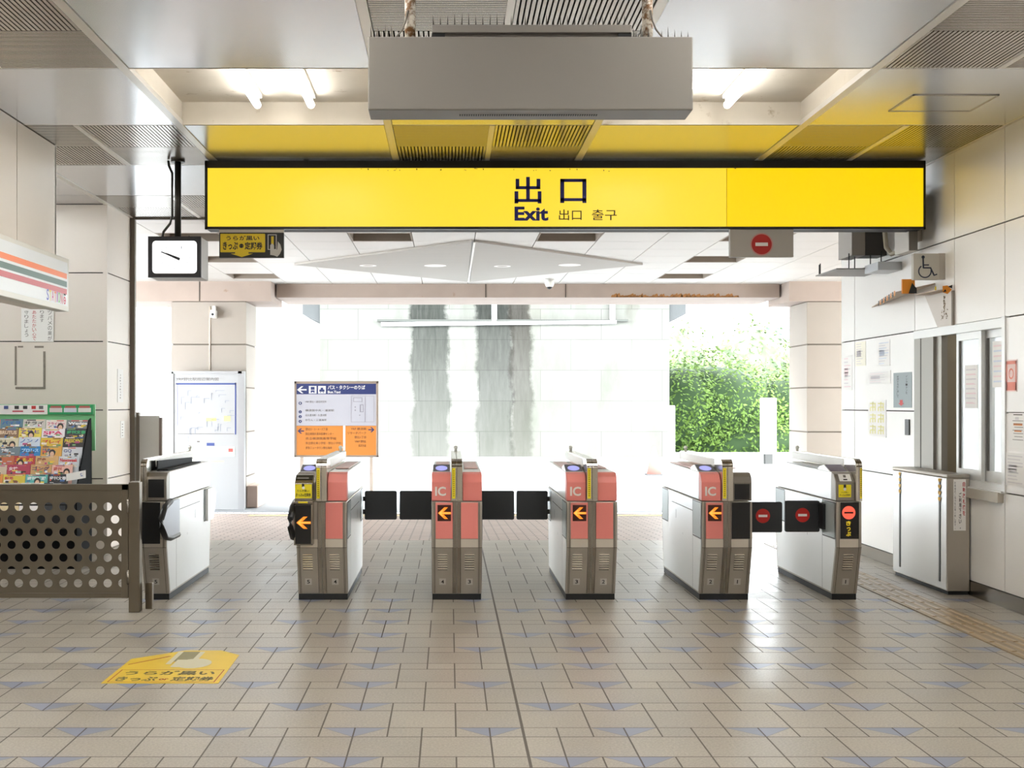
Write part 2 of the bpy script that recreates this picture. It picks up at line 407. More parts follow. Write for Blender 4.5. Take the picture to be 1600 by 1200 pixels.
struct(fillc.build('ceiling'), 'plain ceiling panels over the near part of the hall', 'ceiling')
# access hatch outline in the right bay
hx0, hx1, hy0, hy1 = 3.05, 3.62, 8.0, 8.45
hh = MB()
for a in ((hx0, hx1, hy0, hy0 + .012), (hx0, hx1, hy1 - .012, hy1), (hx0, hx0 + .012, hy0, hy1), (hx1 - .012, hx1, hy0, hy1)): hh.box(*a, CZ - .006, CZ, STEEL_D)
hh.box(hx0 + .012, hx1 - .012, hy0 + .012, hy1 - .012, CZ - .003, CZ, CEILP)
tag(hh.build('ceiling_hatch'), 'square access hatch in the ceiling panel at upper right', 'hatch')

# fluorescent tubes
TUBE = mat('lit fluorescent tube', 'ffffff', .5, emit=TUBE_POWER)
TUBE_FILL = mat('added fill tube', 'ffffff', .5, emit=32.0)  # stronger glow for the added fill tubes out of view
def lamp(x, y0, label, tm=None, zo=0.0, grp='fluorescent tubes in the ceiling recesses'):
    t = thing('ceiling_light', (x, y0 + .6, CZ + .165), label, 'ceiling light', grp)
    z = CZ + zo
    MB().box(x - .03, x + .03, y0, y0 + 1.2, z + .135, z + .165, WHITE).build('housing', t, .004)
    for a in (y0 + .004, y0 + 1.176): MB().box(x - .012, x + .012, a, a + .02, z + .06, z + .137, WHITE).build('end_cap', t, .004)
    MB().tube([(x, y0 + .02, z + .085), (x, y0 + 1.18, z + .085)], .026, tm or TUBE, 12).build('tube', t)
for x, l in ((-1.36, 'lit fluorescent tube, outer one of the pair left of the grey box'), (-.98, 'lit fluorescent tube, inner one of the pair left of the grey box'),
             (1.61, 'lit fluorescent tube mostly hidden by the right edge of the grey box'), (1.97, 'lit fluorescent tube fully in view right of the grey box')):
    lamp(x, 7.44, l)
for r in ((4.375 + .15), (1.375 + .15), (-1.63 + .15)):
    for x in (-1.36, -.98, 1.61, 1.97): lamp(x, r, 'unseen fluorescent tube added as fill light in a recess over the near hall', TUBE_FILL)  # unseen tubes added over the near hall to light the gate fronts
for y in (6.2, 8.0, 10.2): lamp(-4.6, y, 'unseen fluorescent tube added as fill light in the shop behind the fascia', TUBE_FILL, -.17, 'added fill tubes inside the shop')  # hidden tubes added to brighten the left wall and the magazines

def panels(mb, axis, pos, us, zs, m, skip=(), th=.025, gap=.011, bx=None, sgn=1):
    """wall panels with real gaps. axis 'x': plane x=pos spanning y; axis 'y': plane y=pos spanning x. sgn: side on which the thickness lies"""
    for a, b in zip(us[:-1], us[1:]):
        for c, d_ in zip(zs[:-1], zs[1:]):
            if any(a >= k[0] - .001 and b <= k[1] + .001 and c >= k[2] - .001 and d_ <= k[3] + .001 for k in skip): continue
            if axis == 'x': mb.box(pos, pos + sgn * th, a + gap / 2, b - gap / 2, c + gap / 2, d_ - gap / 2, m)
            else: mb.box(a + gap / 2, b - gap / 2, pos, pos + sgn * th, c + gap / 2, d_ - gap / 2, m)
# right wall
WX = 4.08
OP = (8.93, 10.66, .84, 2.13)
wr = MB()
panels(wr, 'x', WX, [-4.6, -2.6, -.6, 1.4, 3.4, 5.4, 7.39, 8.93, 9.82, 10.66, 12.24, 12.63], [.11, .84, 1.43, 2.13, 2.83, CZ], PANELW, skip=[OP])
wr.box(WX + .02, WX + .2, -4.6, OP[0], 0, CZ, DARKLINE); wr.box(WX + .02, WX + .2, OP[1], 12.62, 0, CZ, DARKLINE)
wr.box(WX + .02, WX + .2, OP[0], OP[1], OP[3], CZ, DARKLINE); wr.box(WX + .02, WX + .2, OP[0], OP[1], 0, OP[2], DARKLINE)
wr.box(WX, WX + .2, 12.625, 12.65, 0, CZ, PANELW)
struct(wr.build('wall_right'), 'off white metal panel wall with the office window', 'wall')
bb = MB().box(WX - .012, WX, -4.6, 12.63, 0, .11, STEEL)
struct(bb.build('baseboard_right'), 'stainless baseboard along the right wall', 'baseboard')
wbk = MB(); panels(wbk, 'y', -4.6, [-6.9, -4.9, -2.9, -.9, 1.1, 3.1, 4.28], [0, .73, 1.43, 2.13, 2.83, CZ], PANELG, sgn=-1); wbk.box(-7, 4.3, -4.8, -4.63, 0, CZ, DARKLINE)  # unseen wall added to shut out sky light from the rear
struct(wbk.build('wall_back_added'), 'panel wall added behind the camera to block light', 'wall')
# left pillar wall and shop
wl = MB()
ZJ = [0, .73, 1.43, 2.13, 2.83, CZ]
panels(wl, 'y', 12.4, [-6.9, -5.2, -3.52], ZJ, PANELG)
panels(wl, 'x', -3.49, [12.43, 13.30], ZJ, PANELG, sgn=-1)
wl.box(-3.53, -3.488, 12.395, 12.432, 0, CZ, PANELG)
wl.box(-6.9, -3.515, 12.42, 13.30, 0, CZ, DARKLINE)
struct(wl.build('wall_left'), 'greige metal panel wall and pillar at the left of the opening', 'wall')
struct(box1('trim_2', -3.53, -3.44, 13.30, 13.36, 0, CZ, mat('brown grey frame', '6f675d', .4, .6)), 'dark vertical frame at the left edge of the opening', 'frame')
struct(box1('trim_3', -3.44, 4.3, 13.31, 13.36, CZ - .02, CZ, mat('brown grey frame', '6f675d', .4, .6)), 'dark frame line at the end of the hall ceiling', 'frame')
struct(box1('wall_shop', -7, -6.9, -4.6, 12.4, 0, CZ, PANELG), 'side wall behind the shop', 'wall')
fs = MB(); panels(fs, 'x', -3.1, [-4.6, -2.6, -.6, 1.4, 3.4, 5.4, 7.2, 8.72, 9.59], [2.25, CZ], PANELG, sgn=-1)
fs.box(-3.3, -3.12, -4.6, 9.585, 2.27, CZ, DARKLINE); fs.box(-3.3, -3.1, 9.565, 9.59, 2.25, CZ, PANELG); fs.box(-3.3, -3.1, -4.6, 9.58, 2.24, 2.27, PANELG)
struct(fs.build('wall_fascia'), 'greige panel fascia above the shop front', 'wall')

# ------------------------------------------------------------------ shop sign
t = thing('shop_sign', (-3.02, 8.4, 2.22), 'white shop light box with orange, green and red stripes', 'shop sign')
MB().box(-3.1, -3.0, 6.8, 9.59, 2.22, 2.635, mat('cream frame', 'd9d6cc', .4)).build('frame', t, .006)
sf = MB().box(-3.0, -2.998, 6.84, 9.55, 2.26, 2.6, mat('white sign face', 'e4e6e6', .4))
sf.build('face', t)
sg = MB()
for z0, z1, c, e in ((2.472, 2.514, 'f27a33', .15), (2.408, 2.452, '3f5f52', .0), (2.350, 2.392, 'bf3f44', .05)):
    sg.box(-2.998, -2.997, 6.84, 9.53, z0, z1, mat('stripe ' + c, c, .4))
sg.build('stripe', t)
lt = MB(); cols = ['4a4fc0', 'e2c02c', 'cf3f8c', 'e06a3a', 'b03fb0', '5fbf5a', 'd8506a']
yy = 9.05
for ch, c in zip('STATION', cols):
    wch = .018 if ch == 'I' else .048
    lt.text(ch, (-2.9965, yy, 2.272 + random.uniform(-.006, .006)), UY, UZ, wch, .082, mat('letter ' + c, c, .4), .01); yy += wch + .011
lt.ring((-2.9965, 9.475, 2.30), .018, .03, UY, UZ, mat('letter d8506a', 'd8506a', .4)).box(-2.9965, -2.996, 9.45, 9.5, 2.34, 2.352, INK)
lt.box(-2.9965, -2.996, 9.462, 9.49, 2.292, 2.306, mat('letter d8506a', 'd8506a', .4))
lt.build('lettering', t)

# ------------------------------------------------------------------ ticket gates
YF = 9.17; YB = 10.88
SILVER = mat('lighter steel band', 'd9d2c6', .3, .7, var=.05)
TRANS = mat('frosted grey sensor cover', 'aeb8b8', .35, .1)
def arrow(mb, x0, x1, z0, z1, y):
    zc = (z0 + z1) / 2; w = x1 - x0; h = z1 - z0
    P = lambda u, v: (x0 + u * w, y, zc + v * h)
    mb.add([P(0, 0), P(.50, .5), P(.78, .5), P(.42, .1), P(1, .1), P(1, -.1), P(.42, -.1), P(.78, -.5), P(.50, -.5)],
           [(0, 1, 2, 3), (0, 3, 4, 5, 6), (0, 6, 7, 8)], ARROW)
    mb.add([(p[0], y - .0004, p[2]) for p in (P(.06, 0), P(.34, .26), P(.42, .26), P(.24, .035), P(1, .035), P(1, -.035), P(.24, -.035), P(.42, -.26), P(.34, -.26))],
           [(0, 1, 2, 3), (0, 3, 4, 5, 6), (0, 6, 7, 8)], ARROWC)
def no_entry(mb, c, r, u, v, red, white, nrm):
    mb.disc(c, r, u, v, red); c = Vector(c) + Vector(nrm) * .0008; u = Vector(u); v = Vector(v)
    a, b = r * .62, r * .17
    mb.quad(c - u * a - v * b, c + u * a - v * b, c + u * a + v * b, c - u * a + v * b, white)
def rounded(x0, x1, z0, z1, r, n=4):
    pts = []
    for cx, cz, a in ((x1 - r, z1 - r, 0), (x0 + r, z1 - r, 90), (x0 + r, z0 + r, 180), (x1 - r, z0 + r, 270)):
        for k in range(n + 1):
            t_ = math.radians(a + 90 * k / n); pts.append((cx + r * math.cos(t_), cz + r * math.sin(t_)))
    return pts
LOWP = [(9.28, .045), (YF, .41), (YF, .757), (YB, .757), (YB, .41), (10.82, .045)]
def front_y(z): return YF if z >= .41 else YF + (9.28 - YF) * (.41 - z) / .365
def gate_core(t, x0, x1):
    MB().box(x0 + .004, x1 - .004, 9.285, 10.81, 0, .045, BLACKM).build('plinth', t)
    MB().prism(LOWP, 'x', x0, x1, STEEL_D).build('body', t, .006)
    tr = MB()
    for x, s in ((x0, -1), (x1, 1)):
        xo = x + s * .0015
        tr.add([(xo, 9.19, .75), (xo, 10.86, .75), (xo, 10.86, .43), (xo, 10.80, .06), (xo, 9.30, .06), (xo, 9.19, .42)], [(0, 1, 2, 3, 4, 5)], STEEL_S)
    tr.build('side_panel', t)
    for x, s in ((x0, -1), (x1, 1)):
        xo = x + s * .003
        for y0, y1 in ((9.19, 9.5), (10.57, 10.86)):
            sm = MB().add([(xo, y0, .74), (xo, y1, .745), (xo, y1, .485), (xo, y0, .475)], [(0, 1, 2, 3)], TRANS)
            for a, b, c, d_ in ((y0, y1, .742, .752), (y0, y1, .470, .480), (y1 - .006, y1 + .004, .475, .75), (y0 - .002, y0 + .006, .475, .75)):
                sm.quad((xo + s * .001, a, c), (xo + s * .001, b, c), (xo + s * .001, b, d_), (xo + s * .001, a, d_), BLACK)
            sm.build('sensor_cover', t)
    ln = MB()
    for x, s in ((x0, -1), (x1, 1)):
        xo = x + s * .003
        ln.quad((xo, 9.5, .66), (xo, 10.4, .66), (xo, 10.4, .665), (xo, 9.5, .665), DARKLINE)
        ln.quad((xo, 9.5, .06), (xo, 9.505, .06), (xo, 9.505, .47), (xo, 9.5, .47), DARKLINE)
        ln.quad((xo, 10.2, .54), (xo, 10.21, .54), (xo, 10.21, .61), (xo, 10.2, .61), INK)
        ln.quad((xo, 9.9, .43), (xo, 9.905, .43), (xo, 9.905, .45), (xo, 9.9, .45), INK)
    ln.build('panel_joint', t)
def louvre(t, cx, num):
    g = MB()
    for k in range(7):
        z = .240 + k * .0185; y = front_y(z) - .002
        g.box(cx - .037, cx + .037, y - .006, y + .012, z, z + .009, mat('bright slot lip', 'd9d4ca', .2, 1)); g.box(cx - .037, cx + .037, y - .001, y + .01, z - .0045, z, DARKV)
    g.build('louvre', t)
    z0, z1 = .118, .168; m_ = MB()
    m_.add([(cx - .025, front_y(z0) - .002, z0), (cx + .025, front_y(z0) - .002, z0), (cx + .025, front_y(z1) - .002, z1), (cx - .025, front_y(z1) - .002, z1)], [(0, 1, 2, 3)], PLATE)
    vv = Vector((0, front_y(z1) - front_y(z0), z1 - z0)).normalized()
    w_ = .007 if num == '1' else .022
    m_.text(num, (cx - w_ / 2, front_y(.128) - .0032, .128), UX, vv, w_, .030, INK, .02)
    m_.build('number_plate', t)
def centre_strips(t, cx):
    g = MB()
    for a, b in ((-.027, -.001), (.003, .027)):
        for (z0, z1) in ((.05, .41), (.41, .755)):
            y0, y1 = front_y(z0) - .004, front_y(z1) - .004
            g.add([(cx + a, y0, z0), (cx + b, y0, z0), (cx + b, y1, z1), (cx + a, y1, z1)], [(0, 1, 2, 3)], STEEL)
    g.quad((cx - .001, YF - .004, .05 + 0), (cx + .003, YF - .004, .05), (cx + .003, YF - .004, .41), (cx - .001, YF - .004, .41), DARKLINE) if False else None
    g.build('centre_strip', t)
def band(t, x0, x1):
    g = MB(); y = YF - .0025
    g.quad((x0, y, .412), (x1, y, .412), (x1, y, .474), (x0, y, .474), SILVER); g.build('steel_band', t)
def pink_low(t, x0, x1, m=PINK):
    MB().box(x0, x1, YF - .006, YF + .01, .478, .750, m).build('front_panel', t, .002)
UPP = [(9.18, .762), (9.18, .905), (9.232, .962), (9.30, .978), (10.80, .985), (10.86, .93), (10.86, .762)]
UPR = [(9.18, .762), (9.18, .90), (9.195, .945), (9.235, .972), (9.30, .982), (10.80, .985), (10.86, .93), (10.86, .762)]
def upper(t, x0, x1, prof, m, side=None):
    """front cap coloured, rest white steel"""
    MB().prism([p for p in prof if p[0] < 9.29] + [(9.29, .976), (9.29, .762)], 'x', x0, x1, m).build('front_cap', t, .005)
    MB().prism([(9.29, .762), (9.29, .976), (10.80, .985), (10.86, .93), (10.86, .762)], 'x', x0, x1, STEEL_S).build('top_housing', t, .006)
def top_plate(t, x0, x1, m):
    MB().box(x0 + .02, x1 - .02, 9.62, 10.6, .982, .99, m).build('top_tray', t, .002)
def reader(t, x0, x1, oval=True, m=READER):
    g = MB().prism([(9.285, .962), (9.49, 1.022), (9.60, 1.005), (9.66, .98), (9.3, .94)], 'x', x0, x1, STEEL_S); g.build('reader_housing', t, .003)
    u = UX; v = Vector((0, .205, .06)).normalized(); n = Vector((0, -.06, .205)).normalized()
    o = Vector(((x0 + x1) / 2, 9.3875, .992)) + n * .002
    p = MB(); w = (x1 - x0) / 2 - .004; h = .1
    p.quad(o - u * w - v * h, o + u * w - v * h, o + u * w + v * h, o - u * w + v * h, m); r = p.build('card_reader', t)
    if oval: MB().disc(o + n * .002 + v * .01, .046, u, v, LILAC, 30, .058).build('touch_pad', r)
def fin(t, cx, hw=.041, strip_side=-1, yellow=True):
    prof = [(9.15, .762), (9.15, 1.02), (9.158, 1.045), (9.178, 1.066), (9.21, 1.078), (10.80, 1.078), (10.86, 1.06), (10.875, 1.02), (10.875, .80)]
    CH = mat('bright rail steel', 'd6d1c6', .2, 1)
    g = MB().prism(prof, 'x', cx - hw, cx - .0015, CH); g.prism(prof, 'x', cx + .0015, cx + hw, CH)
    for z_ in (1.022, 1.05): g.box(cx - hw + .002, cx + hw - .002, 9.148 + (.010 if z_ > 1.04 else 0), 9.16, z_, z_ + .008, mat('brown band', '5f503a', .4, .5))
    g.build('centre_rail', t, .006, segs=3)
    w = MB().box(cx - hw - .003, cx + hw + .003, 9.42, 10.85, 1.0, 1.074, WHITE); w.build('sensor_bar', t, .012, segs=3)
    if yellow:
        a = cx + strip_side * hw * .86; b = cx + strip_side * hw * .28
        y = MB().box(a, b, 9.1465, 9.15, .782, 1.012, YEL)
        for k in range(13): y.box((a + b) / 2 - .004, (a + b) / 2 + .004, 9.1455, 9.1466, .80 + k * .0155, .808 + k * .0155, mat('olive print', '8a7a10', .6))
        y.build('yellow_strip', t)
    MB().lathe((cx, 10.78, 1.074), [(.012, 0), (.012, .02), (.018, .028), (.018, .04), (.006, .05)], WHITE, 12).build('sensor_knob', t)
def ticket_box(t, x0, x1, full):
    """protruding ticket slot unit"""
    y0 = 9.06
    b = MB().prism([(YF + .01, .44), (y0 + .01, .44), (y0, .45), (y0, .745), (y0 - .015, .752), (y0 - .015, .772), (YF + .01, .775)], 'x', x0, x1, STEEL); b.build('ticket_housing', t, .003)
    MB().box(x0 + .012, x1 - .012, y0 - .003, y0 + .002, .452, .742, BLACK).build('display_window', t)
    a = MB(); arrow(a, x0 + .02, x1 - .014, .565, .655, y0 - .0045); a.build('arrow_light', t)
    u = MB().prism([(YF + .03, .772), (y0 + .02, .772), (y0 + .02, .90), (y0 + .055, .925), (y0 + .10, .955), (YF + .05, .965)], 'x', x0 + .004, x1 - .004, STEEL); u.build('ticket_hood', t, .003)
    yf = y0 + .0185
    s = MB().quad((x0 + .008, yf, .79), (x1 - .008, yf, .79), (x1 - .008, yf, .895), (x0 + .008, yf, .895), YEL)
    s.text('うらが黒い', (x0 + .022, yf - .001, .838), UX, UZ, x1 - x0 - .05, .016, INK, .01)
    s.text('きっぷor定期券', (x0 + .014, yf - .001, .802), UX, UZ, x1 - x0 - .03, .026, INK, .02)
    s.box((x0 + x1) / 2 - .012, (x0 + x1) / 2 + .006, yf - .002, yf, .875, .90, INK)
    s.disc(((x0 + x1) / 2, yf - .0025, .868), .011, UX, UZ, PAPER); s.build('ticket_sticker', t)
    sl = MB(); o = Vector((x0 + .006, y0 + .056, .926)); v = Vector((0, .045, .03)).normalized(); n = Vector((0, -.03, .045)).normalized()
    w = x1 - x0 - .012; o = o + n * .003
    sl.quad(o, o + UX * w, o + UX * w + v * .054, o + v * .054, BLACK); sl.quad(o + v * .008 + UX * .012 + n * .001, o + v * .008 + UX * (w - .03) + n * .001, o + v * .024 + UX * (w - .03) + n * .001, o + v * .024 + UX * .012 + n * .001, mat('slot grey', '8d8c88', .4, .5))
    sl.build('ticket_slot', t)
    MB().box(x0 + .035, x1 - .035, y0 - .016, y0 - .0145, .756, .768, YEL).build('slot_label', t)
def guard(t, x, s, yfront=8.95):
    """protruding flap guard at the near end on side s"""
    a = MB(); pts = [(9.5, .755), (9.25, .755), (9.06, .725), (yfront, .65), (yfront, .585), (9.08, .50), (9.25, .475), (9.5, .475)]
    a.prism(pts, 'x', x + s * .002, x + s * .03, mat('grey guard plate', 'a8acb4', .35, .5)); a.build('flap_guard', t, .004)
    e = MB(); e.tube([(x + s * .016, y, z) for y, z in pts[1:8]], .023, BLACK, 8); e.build('guard_edge', t)
def flap(t, xa, xb, y, z0=.475, z1=.728, sign=False, hinge=0, yaw=0.0):
    g = MB().prism(rounded(xa, xb, z0, z1, .014), 'y', y - .014, y + .014, FLAPM); o = g.build('flap_door', t, .003)
    if hinge:
        hx = xa if hinge < 0 else xb
        MB().box(hx - .016, hx + .016, y - .02, y + .02, z0 + .05, z0 + .09, BLACK).box(hx - .016, hx + .016, y - .02, y + .02, z1 - .09, z1 - .05, BLACK).build('flap_hinge', t)
    if sign:
        c = MB(); no_entry(c, ((xa + xb) / 2, y - .0155, (z0 + z1) / 2 + .01), .056, UX, UZ, RED, PAPER, (0, -1, 0)); c.build('no_entry_mark', o)
    return o
def ic_panel(t, x0, x1):
    m_ = MB().text('IC', (x0 + .026, 9.1775, .80), UX, UZ, .082, .07, GREYL, .03); m_.build('ic_lettering', t)
def arrow_screen(t, x0, x1):
    a = MB().box(x0, x1, YF - .009, YF - .005, .612, .733, LEDBG); arrow(a, x0 + .004, x1 - .001, .628, .716, YF - .0105); a.build('arrow_light', t)

def double_gate(cx, nums, label, left='ic', right='pink', flaps=()):
    t = thing('ticket_gate', (cx, 10.05, 0), label, 'ticket gate', 'automatic ticket gates across the hall')
    x0, x1 = cx - .19, cx + .19
    gate_core(t, x0, x1)
    for c, n in ((cx - .108, nums[0]), (cx + .096, nums[1])): louvre(t, c, n)
    centre_strips(t, cx)
    band(t, x0 + .03, cx - .03); band(t, cx + .03, x1 - .03)
    g = MB()
    for x in (x0 + .018, x0 + .026, x1 - .026, x1 - .018, cx - .030, cx + .029):
        for z0, z1 in ((.05, .41), (.41, .755)):
            ya, yb = front_y(z0) - .0015, front_y(z1) - .0015
            g.add([(x - .0015, ya, z0), (x + .0015, ya, z0), (x + .0015, yb, z1), (x - .0015, yb, z1)], [(0, 1, 2, 3)], DARKLINE)
    g.quad((x0, YF - .002, .409), (x1, YF - .002, .409), (x1, YF - .002, .412), (x0, YF - .002, .412), DARKLINE)
    g.build('panel_seam', t)
    # left half
    if left == 'ic':
        pink_low(t, x0 + .03, cx - .031); upper(t, x0, cx - .044, UPP, PINK); ic_panel(t, x0, 0); arrow_screen(t, x0 + .044, x0 + .146)
    else:
        upper(t, x0, cx - .044, UPP, STEEL); ticket_box(t, x0 - .006, cx - .055, True)
    reader(t, x0 + .006, cx - .05)
    if right == 'pink':
        pink_low(t, cx + .031, x1 - .03); upper(t, cx + .044, x1, UPP if left != 'ic' or nums[1] == '3' else UPR, PINK)
    else:
        MB().box(cx + .035, x1 - .02, YF - .006, YF + .01, .478, .752, BLACK).build('display_window', t, .002)
        upper(t, cx + .044, x1, UPR, mat('warm grey cap', '7d766c', .4, .3))
        MB().box(cx + .058, x1 - .018, 9.1765, 9.182, .772, .89, BLACK).build('black_screen', t)
    top_plate(t, x0, cx - .04, mat('pale pink tray', 'd9b5ae', .4)); top_plate(t, cx + .04, x1, mat('pale pink tray', 'd9b5ae', .4))
    fin(t, cx)
    for f in flaps: flap(t, **f)
    return t
B_ = double_gate(-.963, ('5', '4'), 'pink ticket gate with a yellow ticket slot, numbered 5 and 4', 'ticket', 'pink', [dict(xa=-.745, xb=-.462, y=10.72, hinge=-1)])
guard(B_, -.963 - .19, -1)
C_ = double_gate(.057, ('4', '3'), 'pink ticket gate numbered 4 and 3, seen straight from the front', 'ic', 'pink', [dict(xa=-.438, xb=-.152, y=10.72, hinge=1), dict(xa=.266, xb=.572, y=10.72, hinge=-1)])
D_ = double_gate(1.076, ('3', '2'), 'pink ticket gate numbered 3 and 2, right of the middle one', 'ic', 'pink', [dict(xa=.592, xb=.868, y=10.72, hinge=1)])
E_ = double_gate(2.095, ('2', '1'), 'half pink ticket gate numbered 2 and 1 with black right windows', 'ic', 'black', [dict(xa=2.30, xb=2.603, y=9.52, z0=.49, z1=.728, sign=True, hinge=-1)])
def single_gate(x0, x1, side, num, label):
    """side: +1 the walking side is at +x"""
    t = thing('ticket_gate', ((x0 + x1) / 2, 10.05, 0), label, 'ticket gate', 'automatic ticket gates across the hall')
    gate_core(t, x0, x1); cx = (x0 + x1) / 2; louvre(t, cx + .0, num)
    g = MB()
    for x in (x0 + .022, x1 - .022):
        for z0, z1 in ((.05, .41), (.41, .755)):
            ya, yb = front_y(z0) - .0015, front_y(z1) - .0015
            g.add([(x - .0015, ya, z0), (x + .0015, ya, z0), (x + .0015, yb, z1), (x - .0015, yb, z1)], [(0, 1, 2, 3)], DARKLINE)
    g.quad((x0, YF - .002, .409), (x1, YF - .002, .409), (x1, YF - .002, .412), (x0, YF - .002, .412), DARKLINE)
    g.build('panel_seam', t)
    band(t, x0 + .025, x1 - .025)
    return t
F_ = single_gate(2.918, 3.11, -1, '1', 'slim end ticket gate numbered 1 with a red stop light')
x0, x1 = 2.918, 3.11
MB().box(x0 + .03, x1 - .022, YF - .006, YF + .008, .478, .752, BLACK).build('display_window', F_, .002)
g = MB(); g.disc((3.01, YF - .008, .675), .05, UX, UZ, REDLED); g.box(3.01 - .034, 3.01 + .034, YF - .0095, YF - .0088, .668, .682, mat('dark red bar', '4a0a05', .5)); g.build('stop_light', F_)
MB().vtext('きっぷ', (2.99, YF - .0085, .495), UX, UZ, .036, .12, LED_Y, .02).build('ticket_lettering', F_)
upper(F_, x0, x1 - .05, UPP, mat('warm grey steel cap', '8d867c', .35, .6))
g = MB().quad((x0 + .02, 9.178, .79), (x0 + .115, 9.178, .79), (x0 + .115, 9.178, .885), (x0 + .02, 9.178, .885), YEL)
g.box(x0 + .058, x0 + .076, 9.176, 9.178, .85, .885, INK); g.disc((x0 + .067, 9.1755, .852), .011, UX, UZ, PAPER)
g.text('うらが黒い', (x0 + .04, 9.177, .822), UX, UZ, .055, .010, INK, .01); g.text('きっぷor定期券', (x0 + .028, 9.177, .80), UX, UZ, .08, .014, INK, .01); g.build('ticket_sticker', F_)
reader(F_, x0 + .004, x1 - .052, False, mat('purple grey screen', '6d6474', .2))
u = UX; v = Vector((0, .052, .057)).normalized(); n = Vector((0, -.057, .052)).normalized(); o = Vector((x0 + .03, 9.183, .908)) + n * .004
MB().quad(o, o + u * .09, o + u * .09 + v * .07, o + v * .07, PAPER).quad(o + u * .03 + v * .01 + n * .001, o + u * .06 + v * .01 + n * .001, o + u * .06 + v * .022 + n * .001, o + u * .03 + v * .022 + n * .001, INK).quad(o + u * .035 + v * .035 + n * .001, o + u * .055 + v * .035 + n * .001, o + u * .055 + v * .06 + n * .001, o + u * .035 + v * .06 + n * .001, G6).build('white_sticker', F_)
fin(F_, x1 - .026, .024, 1)
flap(F_, 2.635, 2.905, 9.55, z0=.49, z1=.735, sign=True, hinge=1)
MB().box(2.895, 2.921, 9.42, 9.60, .52, .72, BLACKM).build('flap_motor', F_, .004)
top_plate(F_, x0, x1 - .05, mat('grey top tray', '8b8b88', .3, .5))

A_ = single_gate(-2.327, -2.135, 1, '5', 'slim ticket gate numbered 5 beside the perforated barrier')
x0, x1 = -2.327, -2.135
MB().box(x0 + .004, x1 - .045, YF - .006, YF + .008, .44, .752, BLACK).build('display_window', A_, .002)
upper(A_, x0 + .045, x1, UPR, mat('warm grey steel cap', '8d867c', .35, .6))
MB().box(x0 + .055, x1 - .018, 9.1765, 9.182, .788, .925, BLACK).build('black_screen', A_)
fin(A_, x0 + .026, .024, 1, False)
guard(A_, x1, 1)
MB().prism([(10.62, .75), (10.86, .75), (10.96, .70), (10.97, .62), (10.86, .47), (10.62, .47)], 'x', x1 + .002, x1 + .03, STEEL_S).build('rear_guard', A_, .004)
g = MB().prism([(9.35, .98), (9.35, 1.058), (10.60, 1.03), (10.60, .98)], 'x', x0 + .078, x0 + .086, mat('tray black', '0b0b0c', .7, spec=.2)); g.box(x0 + .086, x1 - .03, 9.35, 10.6, .984, .992, mat('tray black', '0b0b0c', .7, spec=.2)); g.build('black_tray', A_)

# ------------------------------------------------------------------ perforated barrier at the left
t = thing('barrier_gate', (-3.4, 8.75, 0), 'brushed steel barrier gate with round holes beside the magazine rack', 'barrier')
BY = 8.75
pm = MB(); px_, pz_ = .1065, .0918; xr = -2.335; zr = .84; th = .004
STEEL_B = mat('brown tinted stainless', '7f7565', .3, 1, var=.08, vs=3, bump=.02, bs=250, stretch=(1, 1, .04))
def holed(mb, x0, x1, z0, z1, cx, cz, r, y, m, seg=20):
    """rectangular cell with a round hole, front face plus hole rim"""
    outer = []; inner = []
    for k in range(seg):
        a = 2 * math.pi * k / seg; c, s_ = math.cos(a), math.sin(a)
        tx = ((x1 - cx) / c if c > 1e-9 else (x0 - cx) / c if c < -1e-9 else 1e9); tz = ((z1 - cz) / s_ if s_ > 1e-9 else (z0 - cz) / s_ if s_ < -1e-9 else 1e9)
        q = min(tx, tz); outer.append((cx + c * q, cz + s_ * q)); inner.append((cx + c * r, cz + s_ * r))
    # corners
    vs = []; 
    for yy in (y, y + .004):
        vs += [(p[0], yy, p[1]) for p in outer] + [(p[0], yy, p[1]) for p in inner]
    fs = []
    for k in range(seg):
        k2 = (k + 1) % seg
        fs.append((k, k2, seg + k2, seg + k)); fs.append((2 * seg + k2, 2 * seg + k, 3 * seg + k, 3 * seg + k2)); fs.append((seg + k, seg + k2, 3 * seg + k2, 3 * seg + k))
    b = len(vs)
    for (ccx, ccz) in ((x1, z1), (x0, z1), (x0, z0), (x1, z0)):
        ang = math.atan2(ccz - cz, ccx - cx) % (2 * math.pi); k = int(ang / (2 * math.pi / seg)) % seg
        vs += [(ccx, y, ccz), (ccx, y + .004, ccz)]; i = len(vs) - 2; k2 = (k + 1) % seg
        fs.append((k, i, k2)); fs.append((2 * seg + k2, i + 1, 2 * seg + k))
    mb.add(vs, fs, m)
zc0 = .205
for r_ in range(7):
    zc = zc0 + r_ * pz_; off = 0 if r_ % 2 == 0 else -px_ / 2
    xs = xr + .027 + px_ / 2 + off - px_ * 0
    k = 0
    while True:
        cx = -2.352 + off - k * px_
        if cx < -4.3: break
        holed(pm, cx - px_ / 2, cx + px_ / 2, zc - pz_ / 2, zc + pz_ / 2, cx, zc, .0305, BY, STEEL_B); k += 1
pm.box(-4.4, -2.31, BY, BY + .004, .105, zc0 - pz_ / 2, STEEL_B); pm.box(-4.4, -2.31, BY, BY + .004, zc0 + 6.5 * pz_, .9, STEEL_B)
pm.build('perforated_panel', t)
fr = MB(); fr.box(-4.4, -2.305, BY - .02, BY + .025, .875, .918, STEEL_B); fr.box(-4.4, -2.305, BY - .015, BY + .02, .10, .135, STEEL_B)
fr.box(-2.355, -2.305, BY - .02, BY + .025, .10, .918, STEEL_B); fr.box(-4.4, -4.36, BY - .02, BY + .025, .1, .918, STEEL_B)
fr.build('frame', t, .003)
